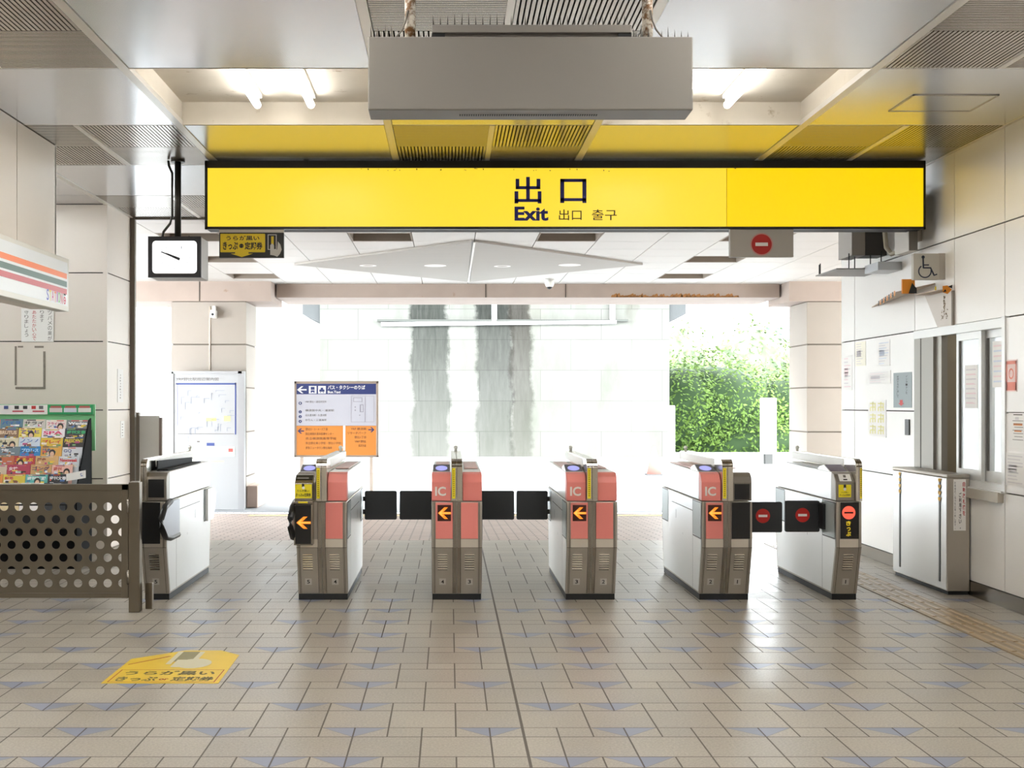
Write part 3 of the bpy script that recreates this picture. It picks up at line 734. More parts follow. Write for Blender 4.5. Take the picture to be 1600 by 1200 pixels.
for z in (.25, .76): MB().tube([(-2.305, BY - .025, z - .05), (-2.305, BY - .025, z + .05)], .009, STEEL, 10).build('hinge', t)
p = thing('barrier_post', (-2.26, 8.76, 0), 'square steel post holding the perforated barrier', 'post')
MB().box(-2.30, -2.222, 8.72, 8.80, 0, .932, STEEL_B).build('post', p, .004); MB().box(-2.29, -2.232, 8.73, 8.79, .932, .937, STEEL_D).build('cap', p)
tag(box1('bumper_post', -2.215, -2.165, 8.86, 8.91, 0, .19, STEEL_B, None, .003), 'low steel stub post on the floor between barrier post and gate', 'post')
tag(box1('barrier_post', -4.46, -4.40, 8.72, 8.80, 0, .93, STEEL_B, None, .003), 'steel post at the outer end of the perforated barrier', 'post')
tag(box1('bumper_post', -2.345, -2.255, 9.02, 9.10, 0, .87, STEEL_D, None, .003), 'steel post just behind the barrier post', 'post')
bpy.data.objects.remove(bpy.data.objects['bumper_post.001'])

# ------------------------------------------------------------------ right hand cabinet
t = thing('steel_cabinet', (3.98, 10.08, 0), 'low stainless steel cabinet against the right wall with hazard tape', 'cabinet')
MB().box(3.905, 4.06, 9.52, 10.64, 0, .03, BLACKM).build('plinth', t)
MB().box(3.89, 4.066, 9.5, 10.66, .03, .915, STEEL_D).build('body', t, .006)
MB().box(3.885, 4.066, 9.492, 10.668, .915, .945, STEEL_D).build('lid', t, .008)
MB().box(3.887, 3.89, 9.51, 10.65, .04, .91, mat('white side sheet', 'e6e6e4', .25, .5)).build('side_sheet', t)
for y in (9.62, 10.47): MB().box(3.883, 3.888, y, y + .03, .09, .88, BLACK).build('slot', t)
hz = MB()
for y in (9.60, 10.45):
    for k in range(4): hz.add([(3.8815, y, .905 - k * .05), (3.8815, y + .06, .905 - k * .05), (3.8815, y + .06, .885 - k * .05), (3.8815, y + .02, .87 - k * .05)], [(0, 1, 2, 3)], mat('hazard yellow', 'd9a51e', .5))
hz.build('hazard_tape', t)
s = MB().quad((3.938, 9.4985, .505), (4.035, 9.4985, .505), (4.035, 9.4985, .905), (3.938, 9.4985, .905), PAPER)
s.vtext('自動改札機を', (4.010, 9.4975, .62), UX, UZ, .02, .27, REDINK, .02)
s.vtext('ご利用下さい。', (3.981, 9.4975, .515), UX, UZ, .019, .29, INK, .02)
s.vtext('お客様のご協力をお願い致します。', (3.945, 9.4975, .515), UX, UZ, .012, .375, INK, .0)
s.build('notice_sheet', t)

# ------------------------------------------------------------------ long exit sign
SY = 10.1; sx0, sx1, sz0, sz1 = -2.031, 3.957, 2.945, 3.515
t = thing('exit_sign', (.96, SY + .12, sz0), 'long lit yellow exit sign in a black frame under the ceiling', 'sign')
MB().box(sx0, sx1, SY + .02, SY + .25, sz0 + .01, sz1, BLACKM).build('case', t)
fm = MB(); fm.box(sx0, sx1, SY, SY + .03, sz0, sz0 + .022, BLACK).box(sx0, sx1, SY, SY + .03, sz1 - .06, sz1, BLACK).box(sx0, sx0 + .022, SY, SY + .03, sz0, sz1, BLACK).box(sx1 - .016, sx1, SY, SY + .03, sz0, sz1, BLACK)
fm.build('frame', t)
xj = (1136 - VX) * SY / F
def sign_mat(name, c, e):
    m = mat(name, c, .3, emit=e); return m
MB().box(sx0 + .022, xj - .002, SY + .012, SY + .02, sz0 + .022, sz1 - .06, sign_mat('lit yellow acrylic', 'ffd935', .535)).build('light_panel', t)
MB().box(xj + .002, sx1 - .016, SY + .012, SY + .02, sz0 + .022, sz1 - .06, sign_mat('lit deep yellow acrylic', 'ffd408', .535)).build('light_panel', t)
MB().box(xj - .002, xj + .002, SY + .012, SY + .02, sz0 + .022, sz1 - .06, mat('amber joint', 'b08a00', .5)).build('panel_joint', t)
L = MB(); yy = SY + .0105
def zz(py): return H + (VY - py) * SY / F
def xx(px): return (px - VX) * SY / F
def bar(px0, px1, py0, py1, m=NAVY): L.box(xx(px0), xx(px1), yy - .0005, yy + .001, zz(py1), zz(py0), m)
# the two big characters drawn stroke by stroke
for a in ((822.2, 828, 276, 313), (805.8, 811.5, 279, 295), (838.5, 844.5, 279, 295), (805.8, 844.5, 290.5, 295.3), (804, 810, 298.5, 317.5), (840.3, 846.2, 298.5, 317.5), (804, 846.2, 310.5, 315.3),
          (875.5, 881.8, 279, 316.8), (910.2, 916.5, 279, 316.8), (875.5, 916.5, 279, 284), (875.5, 916.5, 309.2, 314)): bar(*a)
L.text('Exit', (xx(804), yy, zz(344.8)), UX, UZ, xx(857) - xx(804), zz(322.5) - zz(344.8), NAVY, .035)
DK = mat('dark brown ink', '2a2308', .5)
L.text('出口', (xx(873.5), yy, zz(343.8)), UX, UZ, xx(909) - xx(873.5), zz(327) - zz(343.8), DK, .006)
L.text('출구', (xx(925), yy, zz(343.8)), UX, UZ, xx(964) - xx(925), zz(327) - zz(343.8), DK, .006)
L.build('lettering', t)
dd = MB()
for k in range(26):
    x = random.choice([xx(random.uniform(560, 620)), xx(random.uniform(680, 860)), xx(random.uniform(560, 1180))]); z = zz(random.uniform(263.5, 268))
    dd.box(x, x + random.uniform(.004, .012), yy - .0005, yy, z, z + random.uniform(.003, .012), INK)
dd.build('dirt_specks', t)
for x in (-1.2, .96, 3.1): MB().box(x - .02, x + .02, SY + .10, SY + .14, sz1, CZ, BLACKM).build('hanger', t)

# ticket sign beneath, left
t = thing('ticket_sign', (at(392, 382, SY).x, SY + .02, 2.70), 'small black and yellow ticket sign hanging under the exit sign', 'sign')
a0, a1 = xx(342), xx(443); b0, b1 = zz(402.5), zz(363)
MB().box(a0, a1, SY + .01, SY + .05, b0, b1, mat('charcoal plate', '25241f', .5)).build('plate', t, .004)
MB().box(a0, a1, SY + .01, SY + .05, b1, sz0 + .012, STEEL_D).build('bracket', t)
s = MB(); y = SY + .0085
s.prism(rounded(xx(344), xx(414), zz(394), zz(365), .006), 'y', y, y + .002, YELD)
s.add([(xx(367), y, zz(394)), (xx(388), y, zz(394)), (xx(388), y, zz(396)), (xx(395), y, zz(396)), (xx(377.5), y, zz(401.5)), (xx(360), y, zz(396)), (xx(367), y, zz(396))], [(0, 1, 2, 3, 4, 5, 6)], YELD)
s.text('うらが黒い', (xx(353), y - .001, zz(375.5)), UX, UZ, xx(405) - xx(353), zz(368) - zz(375.5), INK, .02)
s.text('きっぷ', (xx(348), y - .001, zz(390)), UX, UZ, xx(371.5) - xx(348), zz(377.5) - zz(390), INK, .03)
s.text('定期券', (xx(382), y - .001, zz(390)), UX, UZ, xx(410) - xx(382), zz(378) - zz(390), INK, .03)
s.ring((xx(377), y - .001, zz(384)), .010, .018, UX, UZ, INK).box(xx(375.5), xx(378.5), y - .001, y, zz(386), zz(382), INK)
s.build('lettering', t)
s = MB(); gr = mat('pale grey print', 'bdb9b0', .5)
for q in ((418, 432, 366, 367.2), (418, 419.2, 366, 390), (430.8, 432, 366, 390), (418, 432, 389, 390)): s.box(xx(q[0]), xx(q[1]), y, y + .002, zz(q[3]), zz(q[2]), gr)
s.box(xx(421), xx(429.5), y, y + .002, zz(387), zz(368), INK); s.box(xx(423.5), xx(427.5), y - .001, y + .001, zz(384), zz(369), YELD)
s.add([(xx(422), y - .002, zz(398)), (xx(422), y - .002, zz(383)), (xx(425), y - .002, zz(380)), (xx(428), y - .002, zz(383)), (xx(428), y - .002, zz(390)), (xx(433), y - .002, zz(390)), (xx(434), y - .002, zz(377)), (xx(438), y - .002, zz(382)), (xx(440), y - .002, zz(390)), (xx(437), y - .002, zz(397)), (xx(433), y - .002, zz(401)), (xx(428), y - .002, zz(399))], [tuple(range(12))], gr)
s.build('hand_picture', t)
# no entry plate, right
t = thing('no_entry_sign', (xx(1190), SY + .03, 2.70), 'grey plate with a red no entry disc under the exit sign', 'sign')
MB().box(xx(1141), xx(1240.5), SY + .01, SY + .06, zz(401.5), sz0 + .012, mat('grey sign plate', 'a39d94', .5, .2)).build('plate', t, .004)
s = MB(); s.ring((xx(1190.5), SY + .0085, zz(381.5)), .084, .094, UX, UZ, mat('pale red ring', 'b58078', .5)); no_entry(s, (xx(1190.5), SY + .008, zz(381.5)), .084, UX, UZ, mat('deep red', 'a5140f', .4), mat('greyish white', 'd5d2cd', .4), (0, -1, 0)); s.build('no_entry_disc', t)

# ------------------------------------------------------------------ clock
t = thing('station_clock', (-2.27, 10.15, 2.53), 'square station clock hanging from the ceiling on a dark pole', 'clock')
MB().box(-2.47, -2.042, 10.0, 10.30, 2.535, 2.868, mat('clock case grey', 'aaa49c', .5)).build('case', t, .004)
bz = MB(); pts_o = [(-2.474, 2.533), (-2.040, 2.533), (-2.040, 2.870), (-2.474, 2.870)]
inn = rounded(-2.440, -2.073, 2.566, 2.834, .03, 5)
BZM = mat('dark clock bezel', '2c2c30', .45)
bz.box(-2.474, -2.440, 9.985, 10.01, 2.533, 2.870, BZM).box(-2.073, -2.040, 9.985, 10.01, 2.533, 2.870, BZM).box(-2.44, -2.073, 9.985, 10.01, 2.533, 2.566, BZM).box(-2.44, -2.073, 9.985, 10.01, 2.834, 2.870, BZM)
for cx, cz, s1, s2 in ((-2.44, 2.566, 1, 1), (-2.073, 2.566, -1, 1), (-2.073, 2.834, -1, -1), (-2.44, 2.834, 1, -1)):
    r = .03; pts = [(cx, cz)] + [(cx + s1 * (r - r * math.cos(a)), cz + s2 * (r - r * math.sin(a))) for a in [math.pi / 2 * k / 5 for k in range(6)]]
    bz.prism(pts, 'y', 9.985, 10.01, BZM)
bz.build('bezel', t)
MB().box(-2.445, -2.068, 9.993, 10.002, 2.56, 2.84, mat('lit clock face', 'ffffff', .4, emit=.9)).build('dial', t)
nm = MB(); gm = mat('pale grey numerals', 'c2c6d2', .5, emit=.3); cc = Vector((-2.2565, 9.9925, 2.70))
for k in range(12):
    a = math.pi / 2 - math.pi * 2 * k / 12; q = cc + Vector((math.cos(a) * .118, 0, math.sin(a) * .092)); sN = str(k or 12); w = .016 if len(sN) == 1 else .026
    nm.text(sN, (q.x - w / 2, q.y, q.z - .011), UX, UZ, w if sN != '1' else .008, .022, gm)
    q = cc + Vector((math.cos(a) * .148, 0, math.sin(a) * .115)); nm.disc(q, .003, UX, UZ, gm, 10)
nm.build('numerals', t)
def hand(ang, L1, L0, w, y, name):
    d_ = Vector((math.cos(ang), 0, math.sin(ang))); p_ = Vector((-d_.z, 0, d_.x)); c = Vector((cc.x, y, cc.z))
    vs = [c - d_ * L0 - p_ * w, c - d_ * L0 + p_ * w, c + d_ * L1 + p_ * w * .6, c + d_ * L1 - p_ * w * .6]
    MB().add(vs + [v_ - Vector((0, .002, 0)) for v_ in vs], [(0, 1, 2, 3), (7, 6, 5, 4), (0, 4, 5, 1), (1, 5, 6, 2), (2, 6, 7, 3), (3, 7, 4, 0)], BZM).build(name, t)
am = math.pi - math.radians(21.5)
hand(am, .118, .046, .0075, 9.991, 'minute_hand'); hand(am - .02, .078, .045, .0115, 9.988, 'hour_hand')
PO = mat('dark grey pole', '37342f', .4, .5)
MB().tube([(-2.265, 10.15, 2.868), (-2.265, 10.15, 3.525)], .027, PO, 16).build('pole', t)
MB().lathe((-2.265, 10.15, 3.51), [(.06, 0), (.06, .02)], PO, 16, False).build('flange', t)
MB().tube([(-2.40, 10.15, 2.87), (-2.385, 10.15, 2.93), (-2.33, 10.15, 3.0), (-2.312, 10.15, 3.06), (-2.312, 10.15, 3.42), (-2.34, 10.15, 3.48), (-2.345, 10.15, 3.525)], .011, PO, 8).build('cable', t)
for x in (-2.37, -2.15): MB().tube([(x, 10.05, 2.866), (x, 10.05, 2.885)], .004, BLACK, 6).build('bolt', t)

# ------------------------------------------------------------------ grey display box in front
t = thing('hanging_display', (.37, 5.6, 2.82), 'large grey display box hanging from two rusty poles near the camera', 'display box')
GB = mat('warm grey enamel', '7a756e', .45, 0, var=.04, vs=2, bump=.02, bs=200)
bx0, bx1, by0, by1, bz0, bz1 = -.3676, 1.103, 5.5, 5.68, 2.822, 3.159
MB().prism([(by0, bz0 + .004), (by0, bz1), (by1 + .02, bz1), (by1 + .02, bz0 + .03), (by1, bz0)], 'x', bx0, bx1, GB).build('case', t, .006)
sl_ = MB()
for k in range(60): x = (718 + k * 3.6 - VX) * 5.6 / F; sl_.box(x, x + .005, 5.575, 5.6, bz0 - .0005, bz0 + .004, INK)
sl_.build('vent_slots', t)
tb = MB().box(-.08, .83, 5.53, 5.60, 3.186, 3.222, GB); tb.build('top_bar', t, .003)
MB().box(-.08, -.02, 5.54, 5.59, 3.159, 3.186, BLACKM).box(.77, .83, 5.54, 5.59, 3.159, 3.186, BLACKM).box(-.02, .77, 5.56, 5.58, 3.159, 3.186, GB).build('bar_support', t)
RUST = mat('rusty white pole', 'cfc8ba', .6, 0, var=.06, dirt='6a4720', dirt_s=26, dirt_t=.45)
for x in (-.180, .912):
    MB().tube([(x, 5.6, 3.155), (x, 5.6, 3.535)], .025, RUST, 16).build('pole', t)
    MB().lathe((x, 5.6, 3.157), [(.034, 0), (.034, .006)], mat('rust', '6f4a28', .9, var=.3), 16, False).build('flange', t)
    s_ = -1 if x < 0 else 1
    MB().tube([(x + .01 * s_, 5.572, 3.30), (x + .02 * s_, 5.57, 3.25), (x + .035 * s_, 5.565, 3.21), (x + .075 * s_, 5.56, 3.158)], .005, mat('grey cable', '6b645a', .6), 6).build('cable', t)
spk = MB()
def spike(x, y, z, h): spk.add([(x - .003, y - .002, z), (x + .003, y - .002, z), (x, y + .003, z), (x + random.uniform(-.003, .003), y, z + h)], [(0, 1, 3), (1, 2, 3), (2, 0, 3)], mat('dark bird spike', '3a352f', .5, .6))
for k in range(28): spike(-.072 + k * .0322, 5.545, 3.222, random.uniform(.045, .062))
for k in range(10): spike(-.355 + k * .0105, 5.53 + .03 * (k % 3), bz1, random.uniform(.05, .075))
for k in range(9): spike(.84 + k * .0105, 5.53 + .03 * (k % 3), bz1, random.uniform(.045, .07))
for k in range(5): spike(.965 + k * .03, 5.53, bz1, random.uniform(.015, .06))
for k in range(3): spike(-.13 + k * .025, 5.53, bz1, .02)
o_ = spk.build('bird_spikes', t); o_['kind'] = 'stuff'

# ------------------------------------------------------------------ floor sticker
t = MB(); z = .0015; ym = mat('yellow floor sticker', 'dcb92a', .45, var=.06, vs=8); rd = mat('faded red line', 'a8492f', .6)
P0 = [(-1.865, 6.507), (-1.236, 6.507), (-1.25, 7.238), (-1.38, 7.37), (-1.6, 7.37), (-1.864, 7.125)]
t.prism(P0, 'z', 0, z, ym)
z2 = z + .0006
def fq(x0, x1, y0, y1, m, zz_=z2): t.quad((x0, y0, zz_), (x1, y0, zz_), (x1, y1, zz_), (x0, y1, zz_), m)
for q in ((-1.84, -1.262, 6.53, 6.536), (-1.84, -1.262, 6.83, 6.836), (-1.84, -1.834, 6.53, 6.836), (-1.268, -1.262, 6.53, 6.836)): fq(*q, rd)
OL = mat('worn olive ink', '6b6238', .6)
t.text('うらが黒い', (-1.80, 6.70, z2 + .0003), UX, UY, .50, .105, OL, .03)
t.text('きっぷ', (-1.81, 6.555, z2 + .0003), UX, UY, .22, .105, OL, .03); t.text('or', (-1.575, 6.575, z2 + .0003), UX, UY, .05, .04, rd, .03); t.text('定期券', (-1.51, 6.555, z2 + .0003), UX, UY, .23, .105, OL, .03)
pg = mat('worn pale ink', 'c9c3a8', .6)
fq(-1.63, -1.60, 6.98, 7.33, pg); fq(-1.50, -1.47, 6.98, 7.33, pg); fq(-1.60, -1.50, 7.05, 7.33, mat('worn grey ink', '8b8460', .6)); t.disc((-1.47, 7.0, z2 + .0002), .1, UX, UY, pg, 24, .13); fq(-1.585, -1.515, 6.9, 7.1, pg, z2 + .0004)
t.add([(-1.84, 6.98, z2), (-1.84, 6.96, z2), (-1.64, 7.2, z2), (-1.66, 7.2, z2)], [(0, 1, 2, 3)], rd)
tag(t.build('floor_sticker'), 'worn yellow floor sticker about tickets on the near tiles', 'floor sticker')

# ------------------------------------------------------------------ tactile paving
t = thing('tactile_path', (3.51, 9, 0), 'brown ribbed tactile guide strip running along the right wall', 'tactile paving')
TB = mat('ochre tactile block', '8e7a5b', .38, 0, var=.12, vs=5); TB2 = mat('worn tactile rib', 'a58f6b', .3, 0, var=.15, vs=9)
k = 0; y = 5.2
while y < 13.0:
    b = MB().box(3.362, 3.658, y + .002, y + .298, 0, .006, TB)
    for j in range(4):
        xc = 3.362 + .037 + j * .074
        b.prism([(xc - .018, .006), (xc + .018, .006), (xc + .011, .0105), (xc - .011, .0105)], 'y', y + .014, y + .286, TB2)
    b.build('tactile_block', t); y += .30

# ------------------------------------------------------------------ magazine rack and its magazines
RX1 = -3.38
def row_pos(r): return 11.42 - .048 * r, 1.345 - .083 * r      # y and top z of the covers of a row
t = thing('magazine_rack', (-4.1, 11.5, 0), 'stepped magazine rack with a green and white header, left of the pillar', 'magazine rack'); RACK = t
RK = MB()
for r in range(9):
    y_, z_ = row_pos(r); RK.box(-5.0, RX1, y_ + .045, 11.50, z_ - .33, z_ - .10, BLACKM)
RK.build('steps', t)
MB().prism([(11.40, 0), (11.0, 0), (11.0, .72), (11.38, 1.34), (11.44, 1.36), (11.44, 1.0)], 'x', RX1, RX1 + .012, mat('rack black', '0b0b0c', .8, spec=.1)).build('side_panel', t)
MB().box(-5.0, RX1, 11.0, 11.50, 0, .36, mat('rack black', '0b0b0c', .8, spec=.1)).build('base', t)
MB().box(-5.0, RX1 + .03, 11.50, 11.515, 1.05, 1.49, mat('light green board', '7fc98d', .5)).build('back_board', t)
hd = MB().box(-5.0, -3.79, 11.47, 11.48, 1.395, 1.485, PAPER).box(-3.79, RX1 + .02, 11.47, 11.48, 1.395, 1.485, mat('green header', '1f9a5a', .5))
for k, c in enumerate(('d8d0cc', 'cfd6de', 'dfe3da')): hd.box(-3.77 + k * .135, -3.65 + k * .135, 11.467, 11.47, 1.415, 1.455, mat('card ' + c, c, .6)).box(-3.76 + k * .135, -3.66 + k * .135, 11.467, 11.47, 1.455, 1.475, mat('red print', 'b5605a', .6))
for k, (a, c) in enumerate(((-4.10, '2b2b2b'), (-4.02, '333333'), (-3.94, 'c8403a'), (-3.87, '6a6a6a'), (-4.2, '3a4a80'))): hd.box(a, a + .04, 11.467, 11.47, 1.445, 1.475, mat('print ' + c, c, .6))
hd.box(-4.12, -4.02, 11.467, 11.47, 1.418, 1.43, REDINK).box(-3.93, -3.82, 11.467, 11.47, 1.418, 1.43, REDINK)
hd.build('header_strip', t)
TITLES = [
 [('7b7f82', 'f4f4f2', 'Wedge', 'grey'), ('e8d9d3', 'c23a6a', 'フライデー', 'pale pink'), ('c9c4bb', '3a3a3a', 'サライ', 'beige'), ('5d7f8f', '2f5fae', 'バイラ', 'slate blue'), ('d96b48', 'f2e36a', 'クロワ', 'orange red')],
 [('20242a', '35b36a', '週刊文春', 'black'), ('efe7ea', 'd83a6a', 'SPA', 'white pink'), ('e7d24e', '5a3f9a', 'アサヒ', 'yellow'), ('8a6a4e', 'e7cfae', 'BRUTUS', 'brown'), ('f1eeee', 'd1404a', 'TV', 'white')],
 [('241a12', 'e3cc3e', 'PRESIDENT', 'dark brown'), ('d9b92f', 'c23a2a', 'プレイ', 'mustard'), ('cfd9e2', '4a6fae', 'ノンノ', 'pale blue'), ('d8cfae', '3a4a3a', '大人', 'sand'), ('cfa63a', '6a2a2a', '映画', 'ochre')],
 [('d6d8dc', '5a5f8a', 'GQ', 'silver'), ('d9a03a', '2a5a8a', 'ぴあ', 'amber'), ('1f7fc2', 'bfe6ff', 'プロレス', 'bright blue'), ('6f7f86', 'e8e8e8', '旅', 'steel grey'), ('a5a0b0', '4a3a6a', '山', 'mauve')],
 [('c9cfd2', 'd92f2a', 'Newsweek', 'white with a red band'), ('cfa56a', '7a2f1a', '歴史', 'tan'), ('b8322a', 'f0d23a', 'るるぶ', 'red'), ('c2663a', '2a2a2a', '車', 'rust'), ('3f5fae', 'd9e2f2', '鉄道', 'royal blue')],
 [('e9b7a8', 'b83a2a', '週刊', 'salmon'), ('c99a5f', '4a2a5a', 'ゴング', 'caramel'), ('b02f4a', 'f4dfe2', '女性', 'crimson'), ('d2c0a8', '6a4a3a', '料理', 'cream'), ('6fa3cf', 'ffffff', '海', 'sky blue')],
 [('17171a', 'e6e6e6', '週刊文春', 'black and yellow'), ('5fb7ae', 'f1f4f2', '週刊新潮', 'teal'), ('d9c23f', 'b83a3a', '競馬', 'golden'), ('d98a3a', 'f4e3b0', '自身', 'orange'), ('5a3a6a', 'e7d9c2', '世界', 'purple')],
 [('121214', 'dcdcdc', '週刊文春', 'plain black'), ('efeae6', 'cf3f4a', '女性セブン', 'white with red lines'), ('e3cfa0', 'c2552f', '現代', 'straw'), ('d8b34a', 'b8403a', 'ポスト', 'gold'), ('c28a6a', '3a2a2a', '実話', 'copper')],
]
WORD = ['first from the right', 'second from the right', 'third from the right', 'fourth from the right', 'fifth from the right']
ROWN = ['top row', 'second row', 'third row', 'fourth row', 'fifth row', 'sixth row', 'seventh row', 'lowest visible row']
pal = ['e9c9a8', '2a2320', 'd95f4a', 'f1e6d2', '4a6fa8', 'e3c23a', '7aa36a', 'b84a7a', 'cfd6da', '8a5a3a', '303844', 'f4f2ee']
for r, rowl in enumerate(TITLES):
    y_, z_ = row_pos(r); xr_ = RX1 - .012 - (.0 if r < 2 else .012 * (r - 1)) - (.035 if r >= 5 else 0)
    x_ = xr_; shift = random.uniform(0, .02)
    for c, (bgc, tc_, title, cw) in enumerate(rowl):
        w = random.uniform(.185, .215); h = .285; x0_ = x_ - w; zt = z_ + random.uniform(-.006, .006)
        if r == 6 and c == 0: w = .185
        lean = .26
        def Pt(u_, v_, e=0.0):                      # cover coordinates: u 0..1 across, v 0 at the top going down (metres)
            return Vector((x0_ + u_ * w, y_ + .05 - v_ * lean - e, zt - v_))
        m_ = MB(); cb = mat('cover ' + bgc, bgc, .35)
        th_ = .006
        vs = [Pt(0, h), Pt(1, h), Pt(1, 0), Pt(0, 0)]; vs += [v_ + Vector((0, th_, 0)) for v_ in vs]
        m_.add(vs, [(0, 1, 2, 3), (7, 6, 5, 4), (0, 4, 5, 1), (1, 5, 6, 2), (2, 6, 7, 3), (3, 7, 4, 0)], cb)
        v_up = (Pt(0, 0) - Pt(0, 1)).normalized()
        m_.text(title, Pt(.07, .052, .002), UX, v_up, w * .84 if len(title) > 2 else w * .4, .034, mat('title ' + tc_, tc_, .4), .03)
        for k in range(random.randint(12, 17)):
            u0 = random.uniform(.02, .75); v0 = random.uniform(.04, .13); uu = random.uniform(.05, .24); vv_ = random.uniform(.005, .022)
            pc = random.choice(pal)
            m_.quad(Pt(u0, v0 + vv_, .0012 + k * .0001), Pt(min(.98, u0 + uu), v0 + vv_, .0012 + k * .0001), Pt(min(.98, u0 + uu), v0, .0012 + k * .0001), Pt(u0, v0, .0012 + k * .0001), mat('print ' + pc, pc, .4))
        for k in range(3):
            u0 = random.uniform(.05, .6); pc = random.choice(pal); v0 = .004 + .0 * k
            m_.quad(Pt(u0, v0 + .008, .001), Pt(min(.97, u0 + .35), v0 + .008, .001), Pt(min(.97, u0 + .35), v0, .001), Pt(u0, v0, .001), mat('print ' + pc, pc, .4))
        if (r * 5 + c) % 3 == 1 and bgc[0] not in '12':                                  # a portrait on the cover: hair and face ovals
            cu = random.choice((.3, .55, .72)); m_.disc(Pt(cu, .062, .003), .030, UX, v_up, mat('hair print', '2a201c', .5), 16, .034)
            m_.disc(Pt(cu, .074, .0035), .020, UX, v_up, mat('skin print', 'e3bd9d', .5), 16, .026)
        ob = m_.build('magazine')
        tag(ob, f'{cw} magazine, {ROWN[r]} of the rack, {WORD[c]}', 'magazine', 'magazines on the stepped rack')
        x_ = x0_ - .004
o_ = MB().add([(-3.44, 10.92, .80), (-3.26, 10.90, .83), (-3.26, 10.90, .90), (-3.44, 10.92, .865), (-3.44, 10.925, .80), (-3.26, 10.905, .83), (-3.26, 10.905, .90), (-3.44, 10.925, .865)], [(0, 1, 2, 3), (7, 6, 5, 4), (0, 4, 5, 1), (1, 5, 6, 2), (2, 6, 7, 3), (3, 7, 4, 0)], PAPER)
o_.text('休', (-3.31, 10.90, .845), Vector((.993, -.11, 0)), UZ, .03, .03, mat('blue ink', '2a55a8', .6), .02)
o_.build('paper_card', RACK)

# ------------------------------------------------------------------ notices on the left
def notice_y(name, px0, px1, py0, py1, Y, label, cat='notice', m=PAPER, cols=(), lines=()):
    a = at(px0, py1, Y); b = at(px1, py0, Y); g = MB().box(a.x, b.x, Y - .004, Y, a.z, b.z, m)
    for (u, tx, v0, v1, w, c) in cols: g.vtext(tx, (a.x + (b.x - a.x) * u, Y - .005, b.z - (b.z - a.z) * v1), UX, UZ, w * (b.x - a.x), (b.z - a.z) * (v1 - v0), c)
    return tag(g.build(name), label, cat)
G6 = mat('grey ink', '6f6a64', .6)
notice_y('wall_notice', 33.5, 84, 482, 534, 12.392, 'white notice with vertical handwriting below the shop sign', 'notice', PAPER,
         [(.82, 'ツバメの巣が', .05, .97, .13, G6), (.58, 'ります', .05, .42, .12, G6), (.34, 'あたたかい心で', .05, .97, .12, REDINK), (.1, '守りましょう', .05, .86, .12, G6)])
FADG = mat('faded grey marks', 'a39d98', .7); g = MB(); RES = mat('tape residue', '8d8478', .9, var=.3, vs=30)
for (a, b, c, d_) in ((23, 26, 541, 602), (67.5, 71, 549, 606), (24, 71, 604.5, 608), (28, 36, 540.5, 543), (54, 68, 540.5, 543.5)):
    p0 = at(a, d_, 12.396); p1 = at(b, c, 12.396); g.box(p0.x, p1.x, 12.395, 12.399, p0.z, p1.z, RES)
tag(g.build('tape_residue'), 'rectangle of old tape residue left on the greige wall', 'tape residue')
g = MB().box(-3.489, -3.486, 12.78, 13.0, 1.51, 1.86, PAPER); [g.box(-3.4855, -3.485, 12.865 + .01 * (k % 3), 12.90, 1.55 + k * .03, 1.565 + k * .03, FADG) for k in range(9)]
tag(g.build('wall_notice'), 'narrow white notice on the side of the left pillar', 'notice')
g = MB().box(-3.489, -3.486, 12.90, 13.05, 1.13, 1.31, PAPER); [g.box(-3.4855, -3.485, 12.95, 12.99, 1.15 + k * .03, 1.162 + k * .03, FADG) for k in range(5)]
tag(g.build('wall_notice'), 'small white label low on the side of the left pillar', 'notice')
t = thing('folding_partition', (-3.3, 13.5, 0), 'white partition board on a grey post behind the left gate', 'partition')
MB().box(-3.46, -3.22, 13.5, 13.53, .05, 1.36, WHITE).build('board', t, .003); MB().box(-3.50, -3.44, 13.48, 13.55, -.02, 1.40, mat('grey post', '857d72', .4, .5)).build('post', t)
MB().box(-3.22, -3.19, 13.49, 13.54, .05, 1.34, mat('brown edge', '8a7a70', .5)).build('edge', t)

# ------------------------------------------------------------------ right wall fittings
def onwall(px, py, x=WX):          # point of the right wall seen at a pixel
    Y = x * F / (px - VX); return Y, H + (VY - py) * Y / F
# window and office
ws = MB(); AL = mat('white aluminium', 'd9d9d6', .35, .3); ALG = mat('grey aluminium jamb', '8e8a82', .4, .5)
ws.box(WX - .01, WX + .08, 8.93, 10.66, 2.06, 2.13, AL); ws.box(WX - .01, WX + .1, 8.93, 9.82, .84, .90, AL)
ws.box(WX - .012, WX + .08, 8.905, 8.96, .84, 2.14, AL)
struct(ws.build('window_1'), 'white frame of the staff office window', 'window')
def sash(y0, y1, label, xo):
    t = thing('sliding_window', (WX + xo, (y0 + y1) / 2, .9), label, 'sliding window', 'sliding sashes of the staff office window')
    f = MB(); w = .045
    f.box(WX + xo - .015, WX + xo + .015, y0, y0 + w, .9, 2.06, AL).box(WX + xo - .015, WX + xo + .015, y1 - w, y1, .9, 2.06, AL)
    f.box(WX + xo - .015, WX + xo + .015, y0 + w, y1 - w, .9, .98, AL).box(WX + xo - .015, WX + xo + .015, y0 + w, y1 - w, 2.0, 2.06, AL).build('frame', t)
    f = MB().box(WX + xo - .017, WX + xo + .017, y1 - w - .02, y1 - w, .98, 2.0, mat('dark gasket', '5f5b56', .6)); f.build('gasket', t)
    gl = mat('office glass', 'ffffff', .02); 
    n = gl.node_tree; b = n.nodes['Principled BSDF']; b.inputs['Transmission Weight'].default_value = .25; b.inputs['IOR'].default_value = 1.9; b.inputs['Base Color'].default_value = (.82, .88, .9, 1)
    MB().box(WX + xo - .003, WX + xo + .003, y0 + w, y1 - w - .02, .98, 2.0, gl).build('glass', t)
    return t
